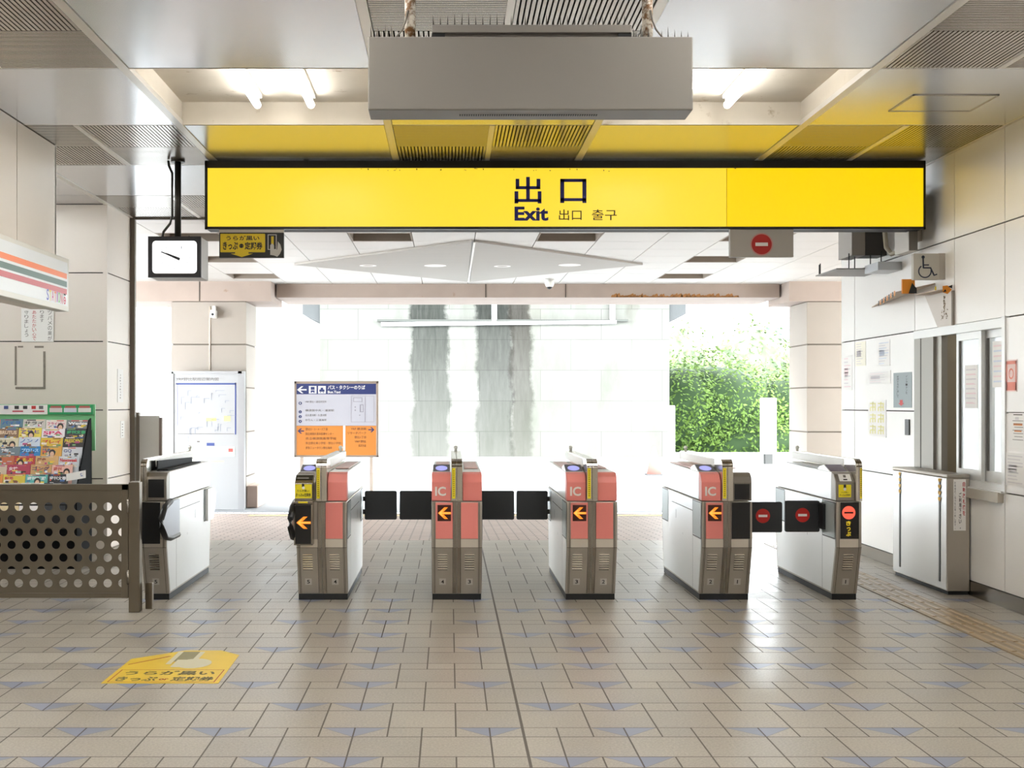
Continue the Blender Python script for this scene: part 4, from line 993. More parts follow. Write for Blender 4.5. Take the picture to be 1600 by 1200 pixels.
sash(9.36, 9.82, 'office window sash next to the open doorway', .03)
sash(8.96, 9.40, 'office window sash nearest the camera', .07)
g = MB().box(WX - .005, WX + .09, 10.24, 10.66, 0.84, 2.06, ALG).box(WX + .02, WX + .07, 10.13, 10.24, .84, 2.06, mat('light jamb', 'a9a59c', .4, .4)).box(WX - .006, WX + .02, 10.50, 10.52, .84, 2.06, DARKLINE)
struct(g.build('door_1'), 'grey sliding door of the staff office, pushed open', 'door')
g = MB().box(4.035, WX + .10, 8.95, 9.50, .765, .84, mat('counter ledge', 'b3ac9f', .4, .3)).box(WX - .03, WX + .08, 8.93, 9.82, .835, .85, AL)
struct(g.build('trim_4'), 'narrow counter ledge under the office window', 'ledge')
OFW = mat('beige office wall', 'a79c85', .8)
g = MB().box(WX + .2, 6.6, 11.2, 11.3, 0, 2.8, OFW).box(6.5, 6.6, 7.8, 11.3, 0, 2.8, OFW).box(WX + .2, 6.6, 7.7, 7.8, 0, 2.8, OFW).box(WX + .2, 6.6, 7.7, 11.3, 2.75, 2.8, OFW).box(WX + .2, 6.6, 7.7, 11.3, -.05, .01, OFW)
struct(g.build('wall_office'), 'beige walls inside the staff office', 'wall')
lamp(5.2, 9.3, 'unseen fluorescent tube added as fill light in the staff office', mat('office fill tube', 'ffffff', .5, emit=25.0), -.95, 'added fill tubes inside the staff office')  # tube added out of view so the room behind the doorway is not black
OY = 11.195
g = MB().box(4.72, 5.02, OY - .004, OY, 1.60, 1.90, PAPER)
for k in range(9): g.box(4.74, random.uniform(4.85, 5.0), OY - .005, OY - .004, 1.63 + k * .028, 1.635 + k * .028, G6)
tag(g.build('office_notice'), 'paper sheet on the beige office wall seen through the doorway', 'notice')
def wall_sheet(name, px0, px1, py0, py1, label, base, cat='poster', deco=None, th=.003):
    Ya, za = onwall(px0, py1); Yb, zb = onwall(px1, py0)
    Y0_, Y1_ = min(Ya, Yb), max(Ya, Yb); z0_ = H + (VY - py1) * ((Y0_ + Y1_) / 2) / F; z1_ = H + (VY - py0) * ((Y0_ + Y1_) / 2) / F
    g = MB().box(WX - th, WX, Y0_, Y1_, z0_, z1_, base)
    def q(u0, u1, v0, v1, m):      # u from the left as seen, v from the top
        ya = Y1_ - (Y1_ - Y0_) * u0; yb = Y1_ - (Y1_ - Y0_) * u1; za_ = z1_ - (z1_ - z0_) * v0; zb_ = z1_ - (z1_ - z0_) * v1
        g.quad((WX - th - .0006, ya, za_), (WX - th - .0006, yb, za_), (WX - th - .0006, yb, zb_), (WX - th - .0006, ya, zb_), m)
    def tx(s, u0, u1, v0, v1, m, vert=False, bold=0):
        ya = Y1_ - (Y1_ - Y0_) * u0; w = (Y1_ - Y0_) * (u1 - u0); zb_ = z1_ - (z1_ - z0_) * v1; h = (z1_ - z0_) * (v1 - v0)
        (g.vtext if vert else g.text)(s, (WX - th - .0008, ya, zb_), -UY, UZ, w, h, m, bold)
    if deco: deco(q, tx, g, (Y0_, Y1_, z0_, z1_))
    return tag(g.build(name), label, cat)
NOTE = mat('blue grey plate', '8f9b9c', .45)
def d1(q, tx, g, R):
    tx('インターホンを', .68, .78, .08, .62, INK, True); tx('使用する前に押して', .2, .3, .08, .72, INK, True)
    q(.36, .52, .78, .88, RED); g.add([(WX - .0042, R[1] - (R[1] - R[0]) * .28, R[3] - (R[3] - R[2]) * .87), (WX - .0042, R[1] - (R[1] - R[0]) * .60, R[3] - (R[3] - R[2]) * .87), (WX - .0042, R[1] - (R[1] - R[0]) * .44, R[3] - (R[3] - R[2]) * .95)], [(0, 1, 2)], RED)
wall_sheet('intercom_sign', 1396.5, 1425, 582, 637, 'blue grey plate with a red down arrow beside the office door', NOTE, 'sign', d1)
g = MB(); Y1_, z1_ = onwall(1415.5, 655); Y0_, z0_ = onwall(1422, 680); g.box(WX - .012, WX, Y0_, Y1_, z0_, z1_, BLACK)
tag(g.build('intercom', None, .003), 'narrow black intercom slot on the wall below the red arrow', 'intercom')
FAD = mat('faded print', 'd9d5d6', .7); FADP = mat('faded pink', 'ecd6d8', .7); FADB = mat('faded blue', 'd2dae8', .7); FADY = mat('faded yellow', 'efe9a6', .7)
def deco_lines(*ms):
    def f(q, tx, g, R):
        for k in range(9):
            q(.1, random.uniform(.5, .92), .08 + k * .1, .11 + k * .1, ms[k % len(ms)])
        q(.15, .55, .35, .6, ms[0])
    return f
def d_yel(q, tx, g, R):
    for k in range(6):
        u0, v0 = .1 + (k % 2) * .45, .05 + (k // 2) * .31
        q(u0, u0 + .34, v0 + .03, v0 + .06, FADY); q(u0 + .14, u0 + .2, v0, v0 + .25, FADY); q(u0 + .02, u0 + .3, v0 + .13, v0 + .16, FADY); q(u0, u0 + .06, v0 + .16, v0 + .25, FADY); q(u0 + .27, u0 + .33, v0 + .06, v0 + .24, FADY)
wall_sheet('poster', 1357, 1385, 625, 683, 'yellow lettered poster low on the right wall', PAPER, 'poster', d_yel)
wall_sheet('poster', 1337, 1353, 534, 572, 'pale cream poster high on the wall near the vertical joint', mat('cream sheet', 'f2eedd', .7), 'poster', deco_lines(FAD))
wall_sheet('poster', 1372, 1391, 532, 572, 'pale blue printed poster left of the office doorway', PAPER, 'poster', deco_lines(FADB, FAD))
wall_sheet('poster', 1318, 1332, 555, 610, 'faint pink poster at the far end of the right wall', PAPER, 'poster', deco_lines(FADP, FAD))
wall_sheet('poster', 1356, 1392, 580, 600, 'wide faint notice above the yellow lettered poster', PAPER, 'poster', deco_lines(FAD, FADP))
def d_red(q, tx, g, R):
    rr = mat('orange red print', 'e58a78', .6); q(0.05, .95, .04, .14, rr); q(.05, .95, .70, .96, rr); q(.05, .15, .04, .96, rr); q(.85, .95, .04, .96, rr)
    c = (WX - .005, (R[0] + R[1]) / 2, R[2] + (R[3] - R[2]) * .56); g.ring(c, .028, .04, -UY, UZ, rr)
wall_sheet('poster', 1572, 1590, 562, 612, 'small poster with a red frame and circle right of the window', mat('pinkish sheet', 'efd5cf', .7), 'poster', d_red)
def d_cart(q, tx, g, R):
    q(.3, .8, .04, .07, G6); oc = mat('orange print', 'd98a4a', .6)
    q(.3, .8, .3, .36, oc); q(.35, .75, .5, .54, oc); q(.4, .6, .12, .2, FAD)
    for k in range(7): q(.25 + .05 * (k % 3), .85 - .04 * (k % 2), .22 + k * .09, .235 + k * .09, G6)
wall_sheet('poster', 1576, 1604, 645, 700, 'poster with small orange drawings at the right picture edge', PAPER, 'poster', d_cart)
wall_sheet('poster', 1572, 1604, 708, 760, 'grey line drawing poster under the orange one', PAPER, 'poster', deco_lines(FAD))
def glass_sheet(y0, y1, z0, z1, xo, label, ms):
    g = MB().box(WX + xo - .0055, WX + xo - .0035, y0, y1, z0, z1, PAPER)
    for k in range(8): g.quad((WX + xo - .006, y1 - .02, z1 - .03 - k * (z1 - z0) * .11), (WX + xo - .006, y0 + .02 + random.uniform(0, .08), z1 - .03 - k * (z1 - z0) * .11), (WX + xo - .006, y0 + .02, z1 - .042 - k * (z1 - z0) * .11), (WX + xo - .006, y1 - .02, z1 - .042 - k * (z1 - z0) * .11), ms[k % len(ms)])
    tag(g.build('window_notice'), label, 'notice')
glass_sheet(9.45, 9.68, 1.46, 1.80, .03, 'printed sheet taped to the window pane beside the doorway', (FAD, FADP))
glass_sheet(9.05, 9.28, 1.62, 1.97, .07, 'pink bordered sheet on the window pane nearest the camera', (FADP, FADB))
# wheelchair sign: a box standing out from the wall, facing the camera
Yw = 10.0
t = thing('wheelchair_sign', (3.95, Yw, 2.5), 'grey square wheelchair sign standing out from the right wall', 'sign')
a = at(1427.5, 437, Yw); b = at(1467.5, 396, Yw)
MB().box(a.x, b.x, Yw, Yw + .05, a.z, b.z, mat('sign grey', 'b9b4a8', .5, .0)).build('plate', t, .003)
MB().box(b.x - .004, WX, Yw + .002, Yw + .048, a.z + .002, b.z + .002, STEEL_D).build('bracket', t)
s = MB(); nb = mat('dark navy print', '1a2238', .5)
def wq(u, v): return Vector((a.x + (b.x - a.x) * u, Yw - .0015, b.z - (b.z - a.z) * v))
s.disc(wq(.37, .14), .0135, UX, UZ, nb, 18)
def stroke(p, q_, w):
    p = wq(*p); q_ = wq(*q_); d_ = (q_ - p).normalized(); n_ = Vector((-d_.z, 0, d_.x)) * w / 2; s.quad(p - n_, q_ - n_, q_ + n_, p + n_, nb)
stroke((.37, .18), (.38, .55), .013); stroke((.38, .44), (.60, .44), .010); stroke((.36, .55), (.66, .55), .012); stroke((.65, .53), (.80, .84), .012); stroke((.78, .84), (.92, .79), .010)
s.ring(wq(.44, .68), .046, .056, UX, UZ, nb, 24, math.radians(125), math.radians(372)); s.build('wheelchair_mark', t)
# swallow guards under it: thin boards with striped tape
def tri_board(pts, th, m, name, t):
    vs = [Vector(p) for p in pts]; n_ = len(vs); vs2 = [v_ + Vector((0, 0, th)) for v_ in vs]
    MB().add(vs + vs2, [tuple(range(n_))[::-1], tuple(range(n_, 2 * n_))] + [(i, (i + 1) % n_, n_ + (i + 1) % n_, n_ + i) for i in range(n_)], m).build(name, t)
t = thing('dropping_board', (3.9, 10.8, 2.3), 'pointed cardboard ledge with orange and black tape on the right wall', 'board')
pA = at(1364, 469, 11.4); pB = at(1426, 438, 10.6); pC = Vector((WX - .002, 10.75, 2.44)); 
CB = mat('faded cardboard', 'c9b7a6', .8)
pA = Vector((WX - .01, 11.72, 2.42)); pB = Vector((3.80, 10.35, 2.44)); pC = Vector((WX - .005, 10.20, 2.50))
tri_board([pA, pB, pC], .008, CB, 'board', t)
hz = MB(); d_ = (pB - pA)
for k in range(10):
    u0 = .3 + k * .07; p_ = pA + d_ * u0; q_ = pA + d_ * (u0 + .05)
    m_ = mat('orange tape', 'e08a1e', .5) if k % 2 else mat('faded tape black', '4a423c', .6)
    hz.quad(p_ + Vector((0, 0, -.022)), q_ + Vector((0, 0, -.022)), q_ + Vector((0, 0, .022)), p_ + Vector((0, 0, .022)), m_)
hz.box(3.80, 3.905, 10.2, 10.22, 2.42, 2.54, mat('orange tape', 'e08a1e', .5)); hz.add([(3.85, 10.195, 2.42), (3.92, 10.195, 2.42), (3.92, 10.195, 2.46), (3.88, 10.195, 2.51)], [(0, 1, 2, 3)], BLACK)
hz.build('striped_tape', t)
t = thing('dropping_board', (3.99, 9.93, 2.4), 'folded cardboard with orange and black tape beside the wall joint', 'board')
tri_board([(WX - .002, 10.30, 2.415), (3.93, 10.25, 2.41), (3.97, 9.88, 2.415), (WX - .002, 9.86, 2.42)], .006, CB, 'board', t)
g = MB(); OR = mat('orange tape', 'e08a1e', .5)
g.add([(4.0, 9.86, 2.40), (4.04, 9.86, 2.385), (4.075, 9.86, 2.42), (4.04, 9.86, 2.455), (4.0, 9.86, 2.45)], [(0, 1, 2, 3, 4)], OR); g.add([(4.04, 9.855, 2.445), (4.075, 9.855, 2.43), (4.078, 9.855, 2.46)], [(0, 1, 2)], BLACK); g.add([(4.0, 9.855, 2.40), (4.03, 9.855, 2.405), (4.02, 9.855, 2.425)], [(0, 1, 2)], BLACK)
g.box(3.955, 3.965, 9.9, 9.905, 2.42, 2.45, YELD); g.build('striped_tape', t)
g = MB(); WB = mat('translucent flap board', 'd6cfc6', .6)
g.add([(WX - .004, 10.42, 2.42), (WX - .004, 9.80, 2.41), (WX - .004, 9.80, 2.13), (WX - .004, 10.15, 2.13)], [(0, 1, 2, 3)], WB); g.box(WX - .02, WX - .002, 9.81, 9.835, 2.13, 2.41, mat('brown edge strip', '8a8074', .6))
g.build('hanging_sheet', t)
dp = MB(); DRP = mat('dried droppings', '6b5a38', .9)
for k in range(60):
    v_ = random.random(); y_ = 10.01 + random.gauss(0, .012 + .018 * (v_ > .55)); z_ = 2.38 - .19 * v_; r_ = random.uniform(.003, .008)
    dp.disc((WX - .0055 - k * .00001, y_, z_), r_, UY, UZ, DRP, 7)
o_ = dp.build('bird_droppings'); tag(o_, 'streak of brown bird droppings below the wheelchair sign', 'droppings', kind='stuff')
# boxes and conduits near the ceiling on the right wall
t = thing('wall_speaker', (3.8, 11.4, 2.6), 'grey equipment box on a spiked shelf, right wall under the exit sign', 'equipment box')
MB().box(3.74, 3.866, 11.3, 11.69, 2.874, 3.42, mat('box grey', 'a8a198', .5)).build('case', t, .004)
MB().box(3.866, WX, 11.34, 11.6, 2.88, 3.4, mat('dark grey side', '45413d', .5)).build('bracket', t)
MB().box(3.60, WX, 11.3, 11.95, 2.745, 2.755, mat('grey shelf', '8c8a86', .5, .3)).build('shelf', t)
MB().box(3.70, 3.95, 11.4, 11.6, 2.755, 2.93, mat('light shelf foot', 'b5afa7', .5)).build('foot', t) if False else None
g = MB()
for x, y_, h in ((3.62, 11.9, .10), (3.72, 11.32, .14), (3.80, 11.4, .18), (3.93, 11.35, .18), (4.02, 11.32, .16), (3.6, 11.8, .10)): g.box(x - .004, x + .004, y_ - .004, y_ + .004, 2.755, 2.755 + h, BLACK)
g.build('spike', t)
g = MB().box(3.86, WX - .005, 10.95, 11.3, 2.70, 2.775, mat('light grey plate', 'c6c9cb', .4, .2)); tag(g.build('cable_cover'), 'light grey plate under the spiked shelf on the right wall', 'cable cover')
t = thing('junction_box', (4.0, 10.5, 2.9), 'grey junction box on the right wall at the right end of the exit sign', 'junction box')
MB().box(3.89, 3.968, 10.3, 10.62, 2.79, 3.35, mat('box light', 'c2bcb2', .5)).build('case', t, .004); MB().box(3.893, 3.965, 10.294, 10.3, 2.795, 3.34, mat('box grey front', '6d675f', .5)).build('front_plate', t); MB().box(3.968, WX, 10.5, 10.6, 2.9, 3.3, STEEL_D).build('bracket', t)
CN = mat('beige conduit', 'a99f8a', .6)
for pts, l in (([(3.99, 11.15, 3.4), (3.99, 11.15, 3.1), (3.99, 11.10, 2.92), (4.0, 11.0, 2.85), (4.03, 10.9, 2.86), (4.04, 10.88, 3.0), (4.04, 10.88, 3.4)], 'thick beige conduit looping down on the right wall'),
               ([(4.02, 10.95, 3.4), (4.02, 10.95, 3.15), (4.02, 10.9, 3.06), (4.02, 10.82, 3.04), (4.03, 10.75, 3.1), (4.03, 10.75, 3.4)], 'thinner beige conduit loop nearest the junction box')):
    tag(MB().tube(pts, .022, CN, 10).build('conduit'), l, 'conduit')

# ------------------------------------------------------------------ the porch
GZ = -.25
def gz(Y): return 0 if Y < 13.3 else GZ * min(1, (Y - 13.3) / 6.7)
BR = brick_material('pink paving brick', 'b9a69c', 'c6b3a8', '5f574f', .22, .11, .009, .5)
AS = mat('pale asphalt', '8f9396', .8, var=.08, vs=3, bump=.1, bs=40)
g = MB(); g.add([(-14, 13.3, 0), (14, 13.3, 0), (14, 18.9, gz(18.9)), (-14, 18.9, gz(18.9)), (-14, 13.3, -.3), (14, 13.3, -.3), (14, 18.9, -.5), (-14, 18.9, -.5)], [(0, 1, 2, 3), (4, 5, 1, 0), (2, 3, 7, 6)], BR)
struct(g.build('ground'), 'pink brick paving outside the hall, sloping to the road', 'paving')
g = MB(); g.add([(-14, 18.9, gz(18.9) + .004), (14, 18.9, gz(18.9) + .004), (14, 19.05, gz(19.05) + .004), (-14, 19.05, gz(19.05) + .004)], [(0, 1, 2, 3)], mat('kerb stone', '8d8273', .7))
g.add([(-3.0, 18.05, gz(18.05) + .004), (14, 18.05, gz(18.05) + .004), (14, 18.35, gz(18.35) + .004), (-3.0, 18.35, gz(18.35) + .004)], [(0, 1, 2, 3)], mat('pale yellow guide paving', 'd8c792', .7))
struct(g.build('trim_5'), 'kerb line and pale yellow guide strip at the edge of the paving', 'kerb')
g = MB(); g.add([(-60, 19.05, gz(19.05)), (60, 19.05, gz(19.05)), (60, 20, GZ), (-60, 20, GZ), (60, 110, GZ), (-60, 110, GZ)], [(0, 1, 2, 3), (3, 2, 4, 5)], AS)
g.add([(-60, 13.3, -.02), (-14, 13.3, -.02), (-14, 19.05, gz(19.05)), (-60, 19.05, gz(19.05))], [(0, 1, 2, 3)], AS); g.add([(60, 13.3, -.02), (14, 13.3, -.02), (14, 19.05, gz(19.05)), (60, 19.05, gz(19.05))], [(0, 1, 2, 3)], AS)
struct(g.build('road'), 'pale asphalt road outside the station', 'road')
g = MB().disc((4.1, 25, GZ + .004), .35, UX, UY, mat('manhole iron', '6a6c6c', .5, .5), 28); tag(g.build('manhole_cover'), 'round manhole cover on the road beyond gate 2', 'manhole cover')
# porch ceiling grid
PC = mat('white porch ceiling', 'c9c6c1', .5); PI = mat('porch slot inside', '8f8478', .8)
xs = [-1.22 + .7667 * k for k in range(-14, 18)]; ys = [13.37, 13.74] + [14.5 + .76 * k for k in range(0, 11)]
g = MB(); holes = {(-3, 0), (0, 0), (3, 0), (6, 0), (-3, 3), (6, 3), (-3, 6), (6, 6)}
for a, (x0, x1) in enumerate(zip(xs[:-1], xs[1:])):
    for b, (y0, y1) in enumerate(zip(ys[:-1], ys[1:])):
        if y0 > 21.5: continue
        if (a - 14, b - 2) in holes:
            g.box(x0, x0 + .02, y0, y1, CZ, CZ + .22, PI); g.box(x1 - .02, x1, y0, y1, CZ, CZ + .22, PI); g.box(x0, x1, y0, y0 + .04, CZ, CZ + .22, PI); g.box(x0, x1, y1 - .04, y1, CZ, CZ + .22, PI); g.box(x0, x1, y0, y1, CZ + .2, CZ + .23, PI); continue
        g.box(x0 + .005, x1 - .005, y0 + .005, y1 - .005, CZ, CZ + .03, PC)
g.box(xs[0], xs[-1], 13.37, 22.2, CZ + .24, CZ + .40, mat('porch slab', '9c958c', .8))
struct(g.build('ceiling'), 'white porch ceiling panels with square openings', 'ceiling')
DM = mat('travertine look sheet', '9f9a91', .6, var=.06, vs=2, stretch=(.5, 4, 1))
t = thing('ceiling_diamond', (.3, 17.5, CZ), 'large diamond shaped panel on the porch ceiling', 'ceiling panel')
for s_, nm_ in ((-1, 'left'), (1, 'right')):
    xe = -2.24 if s_ < 0 else 2.80
    a_, b_, c_ = (.30 + s_ * .02, 15.08), (xe, 17.6), (.32 + s_ * .02, 20.05)
    MB().prism([a_, b_, c_], 'z', CZ - .03, CZ - .002, DM).build('panel_half', t)
for px, py, r_ in ((575, 415, .10), (680, 415, .13), (785, 416, .10), (890, 414, .13)):
    Y = 3800 / (630 - py); x = (px - VX) * Y / F; g = MB().ring((x, Y, CZ - .032), r_ * .8, r_ * 1.25, UX, UY, WHITE, 24); g.disc((x, Y, CZ - .031), r_ * .8, UX, UY, mat('downlight inside', 'a39c92', .5) if r_ < .12 else mat('downlight glass', 'f6f6f2', .4), 24); g.build('downlight', t)
MB().box(.300, .325, 15.08, 20.0, CZ - .04, CZ - .028, WHITE).build('seam_strip', t)
# small dome camera
t = thing('dome_camera', (1.62, 19.6, CZ), 'small white dome camera under the porch ceiling', 'camera')
MB().lathe((1.64, 19.9, CZ - .12), [(.02, -.02), (.06, 0), (.075, .04), (.075, .12)], WHITE, 18).build('housing', t); MB().lathe((1.64, 19.9, CZ - .165), [(.01, 0), (.035, .012), (.045, .035), (.045, .05)], BLACK, 16).build('lens', t)
# beams
BM = mat('pinkish concrete', 'a3948a', .85, var=.12, vs=3, dirt='7d5436', dirt_s=2.5, dirt_t=.66)
BMW = mat('whitewashed beam', 'c9c3ba', .8, var=.06)
g = MB()
g.box(-2.94, 5.62, 20.7, 22.2, 3.30, CZ + .2, BM)
g.box(-14, -2.97, 20.25, 21.6, 3.20, CZ + .2, BM); g.box(5.66, 14, 20.25, 21.6, 3.20, CZ + .2, BM)
struct(g.build('beam'), 'pinkish concrete beam across the porch front', 'beam')
g = MB()
for x in (-4.16, .62, 1.98): g.box(x - .006, x + .006, 20.24 if x < -3 else 20.69, 20.7, 3.2 if x < -3 else 3.3, CZ, DARKLINE)
struct(g.build('trim_6'), 'dark joints in the porch beam', 'beam joint')
RS = mat('rust streak', '9a6a3c', .9, var=.3, vs=12)
g = MB(); x = 2.75
while x < 4.9:
    w = random.uniform(.03, .12); h = random.uniform(.02, .075); g.add([(x, 20.693, 3.302), (x + w, 20.693, 3.302), (x + w * .7, 20.693, 3.302 + h), (x + w * .2, 20.693, 3.302 + h * .7)], [(0, 1, 2, 3)], RS); x += w * .6
tag(g.build('rust_stain'), 'orange rust stain along the lower edge of the porch beam', 'rust stain', kind='stuff')
struct(box1('wall_porch_added', 8.4, 8.7, 12.7, 17.2, -.3, CZ + .2, PANELG), 'unseen side wall added to cut the light on the right of the porch', 'wall')  # added out of view to keep side light off the porch paving
struct(box1('wall_end_added', 4.29, 8.4, 12.7, 12.95, -.1, CZ + .2, PANELG), 'unseen end wall added beside the porch to cut light', 'wall')  # joins the added side wall, blocks light from the right
# columns
def column(name, x0, x1, label):
    zs = [gz(20.3), .28, 1.02, 1.76, 2.48, 3.20]; g = MB()
    for a, b in zip(zs[:-1], zs[1:]): g.box(x0, x1, 20.3, 21.35, a + .012, b - .012, mat('column tile panel', '9c9389', .5, var=.05))
    g.box(x0 + .02, x1 - .02, 20.32, 21.33, zs[0], zs[-1], mat('column joint', '6f665c', .8)); return struct(g.build(name), label, 'column')
column('column_left', -4.64, -3.39, 'square panelled column left of the porch opening')
column('column_right', 5.97, 7.3, 'square panelled column right of the porch opening')
g = MB().box(-3.39, -3.2, 20.3, 21.5, gz(20.3), .12, mat('pinkish kerb', 'b9a598', .8)); struct(g.build('trim_7', None, .02), 'pinkish kerb block at the foot of the left column', 'kerb')
# map board on the left column
MY = 20.0; t = thing('map_board', (at(323, 700, MY).x, MY, gz(MY)), 'tall white area map board standing before the left column', 'map board')
a = at(268.5, 792, MY); b = at(378, 581, MY)
MB().box(a.x, b.x, MY, MY + .12, gz(MY), b.z, mat('board white', 'a9aaab', .5)).build('board', t, .004)
g = MB(); GF = mat('grey aluminium frame', 'a5a5a6', .4, .4); g.box(b.x - .06, b.x + .04, MY - .02, MY + .14, gz(MY), b.z + .01, GF); g.box(a.x - .01, a.x + .03, MY - .02, MY + .1, gz(MY), b.z, GF); g.box(a.x, b.x, MY - .02, MY + .1, b.z - .03, b.z + .01, GF); g.build('frame', t)
g = MB(); bl = mat('pale blue line', '3f4f8a', .6); y = MY - .002
def mq(px0, px1, py0, py1, m, e=0): p = at(px0, py1, MY); q = at(px1, py0, MY); g.box(p.x, q.x, y - .003 - e, y - e, p.z, q.z, m)
mq(275, 369, 598.5, 601, bl); mq(367, 369, 598, 679, bl); mq(275, 277.5, 598, 665, mat('pale violet line', 'a7a8cf', .6)); mq(278, 366, 677.5, 678.3, G6)
g.text('YRP野比駅周辺案内図', (at(275, 595, MY).x, y - .003, at(0, 595, MY).z), UX, UZ, .70, .055, G6)
for k in range(3): mq(282, 294, 681 + k * 6, 685 + k * 6, mat('pale violet', 'a9abd0', .6))
mq(323, 335, 692, 696.5, bl); mq(308, 312, 689, 691, G6)
mq(290, 367, 698, 713, mat('pale mint', 'c4ecdb', .6)); mq(357, 364, 700.5, 706, mat('pale red', 'd05a54', .6), .004); mq(322, 338, 653, 658, mat('pale lime', 'e2e88a', .6)); mq(350, 360, 650, 658, mat('pale lime', 'e2e88a', .6)); mq(330, 350, 720, 721.5, mat('pale amber', 'eed9a0', .6))
random.seed(5)
for k in range(26):
    u_ = random.uniform(282, 360); v_ = random.uniform(606, 672); mq(u_, u_ + random.uniform(2, 14), v_, v_ + .7, mat('faint road line', '8f96a4', .7))
    mq(u_, u_ + .7, v_, v_ + random.uniform(2, 12), mat('faint road line', '8f96a4', .7))
g.build('map_print', t)
t = thing('security_camera', (at(333, 490, 20.2).x, 20.2, 2.9), 'white security camera and cable on the left column', 'camera')
a = at(330, 500, 20.2); b = at(338, 478, 20.2); MB().box(a.x, b.x, 20.1, 20.3, a.z + .03, b.z - .07, WHITE).build('body', t, .015); MB().box(a.x + .02, b.x - .02, 20.2, 20.3, b.z - .07, b.z, WHITE).build('mount', t)
MB().disc(((a.x + b.x) / 2 + .0, 20.098, (a.z + b.z) / 2 - .03), .022, UX, UZ, BLACK).build('lens', t); MB().tube([(a.x - .04, 20.29, b.z), (a.x - .04, 20.29, 2.05)], .012, mat('beige cable cover', 'cdbfae', .6), 8).build('cable', t)

# bus / taxi signboard
BY_ = 20.6; t = thing('direction_board', (at(526, 700, BY_).x, BY_, gz(BY_)), 'bus and taxi direction board in blue, white and orange on two legs', 'direction board')
a = at(459.5, 714.5, BY_); b = at(591.5, 595.5, BY_)
BF = mat('pale bronze frame', 'a59689', .4, .3)
g = MB().box(a.x, b.x, BY_ + .02, BY_ + .08, a.z, b.z, BF); g.box(a.x, b.x, BY_, BY_ + .03, a.z, a.z + .035, BF).box(a.x, b.x, BY_, BY_ + .03, b.z - .045, b.z, BF).box(a.x, a.x + .04, BY_, BY_ + .03, a.z, b.z, BF).box(b.x - .04, b.x, BY_, BY_ + .03, a.z, b.z, BF); g.build('frame', t, .004)
for px in (471, 580):
    x = at(px, 0, BY_).x; MB().box(x - .03, x + .03, BY_ + .03, BY_ + .07, gz(BY_), a.z, mat('pale leg', 'cdbdae', .5)).build('leg', t)
y = BY_ + .012; g = MB()
def sq(px0, px1, py0, py1, m, e=0): p = at(px0, py1, BY_); q = at(px1, py0, BY_); g.box(p.x, q.x, y - .004 - e, y - e, p.z, q.z, m)
def st_(s_, px0, px1, py0, py1, m, bold=0): p = at(px0, py1, BY_); q = at(px1, py0, BY_); g.text(s_, (p.x, y - .0085, p.z), UX, UZ, q.x - p.x, q.z - p.z, m, bold)
NB = mat('board navy', '2f3a6e', .45); OG = mat('board orange', 'd98a3e', .45); BP = mat('board paper', 'bdbdc6', .45); SW = mat('sign white', 'dcdcdc', .5)
sq(462, 587.5, 599, 616, NB); sq(462, 587.5, 616, 665, BP); sq(462.5, 536, 665.5, 712.5, OG); sq(539.5, 588, 665.5, 712.5, OG); sq(536, 539.5, 665, 713, SW)
def board_arrow(px0, px1, py, h, m, s_):
    p = at(px0, py, BY_); q = at(px1, py, BY_); w = q.x - p.x; hh = h * BY_ / F; P = lambda u_, v_: ((p.x + u_ * w) if s_ < 0 else (q.x - u_ * w), y - .009, p.z + v_ * hh)
    g.add([P(0, 0), P(.45, .5), P(.68, .5), P(.34, .1), P(1, .1), P(1, -.1), P(.34, -.1), P(.68, -.5), P(.45, -.5)], [(0, 1, 2, 3), (0, 3, 4, 5, 6), (0, 6, 7, 8)], m)
board_arrow(464, 479, 609, 11, SW, -1)
for px in (482.5, 497):
    sq(px, px + 12, 603, 615, SW, .003)
    if px < 490: sq(px + 3, px + 9, 604.5, 609, NB, .005); sq(px + 3, px + 9, 610, 612.5, NB, .005)
    else: sq(px + 2, px + 10, 608.5, 612, NB, .005); sq(px + 4, px + 8, 605.8, 608.5, NB, .005)
    sq(px + 3, px + 4.5, 612.5, 613.8, NB, .005); sq(px + 7.5, px + 9, 612.5, 613.8, NB, .005)
st_('バス・タクシーのりば', 512, 570.5, 602, 608.5, SW, .03); st_('Bus.Taxi', 512, 532, 610.5, 614.5, SW, .03)
for k, (yy_, s_) in enumerate(((630, 'YRP 野比・通信研究所'), (643.5, '横須賀中央・浦賀駅'), (651, '北久里浜駅・久里浜駅'), (658.5, 'かりん・三浦海岸'))):
    p = at(469, yy_, BY_); g.disc((p.x, y - .009, p.z), .026, UX, UZ, NB, 16); g.text(str(k + 1), (p.x - .008, y - .0105, p.z - .014), UX, UZ, .016, .028, SW)
    st_(s_, 477, 477 + 33 + 12 * (k == 1), yy_ - 4, yy_ - .5, G6)
for q in ((548.5, 584.5, 618.5, 619), (548.5, 584.5, 659, 659.5), (548.5, 549, 618.5, 659.5), (584, 584.5, 618.5, 659.5), (562, 568, 632, 644), (570, 571, 620, 659), (552, 566, 621, 628), (554, 556, 635, 637), (554, 556, 640, 642), (561, 563, 648, 649.5)): sq(*q, mat('map grey', '9a97a0', .5), .004)
sq(564, 567, 633.2, 643, BP, .006); sq(553, 565, 622, 627.2, BP, .006)
board_arrow(465, 475, 673.5, 8, NB, -1); board_arrow(575.5, 585, 671.5, 8, NB, 1)
DI = mat('dark brown print', '6a4a35', .5)
for k, s_ in enumerate(('野比2・3・4・5丁目', '国立病院久里浜医療センター', '県立横須賀高等学校', '市立野比東小学校・野比小学校', '京急ニュータウン野比海岸')): st_(s_, 477.5, 477.5 + (34, 44, 48, 55, 41)[k], 668.5 + k * 7.3, 672.5 + k * 7.3, DI)
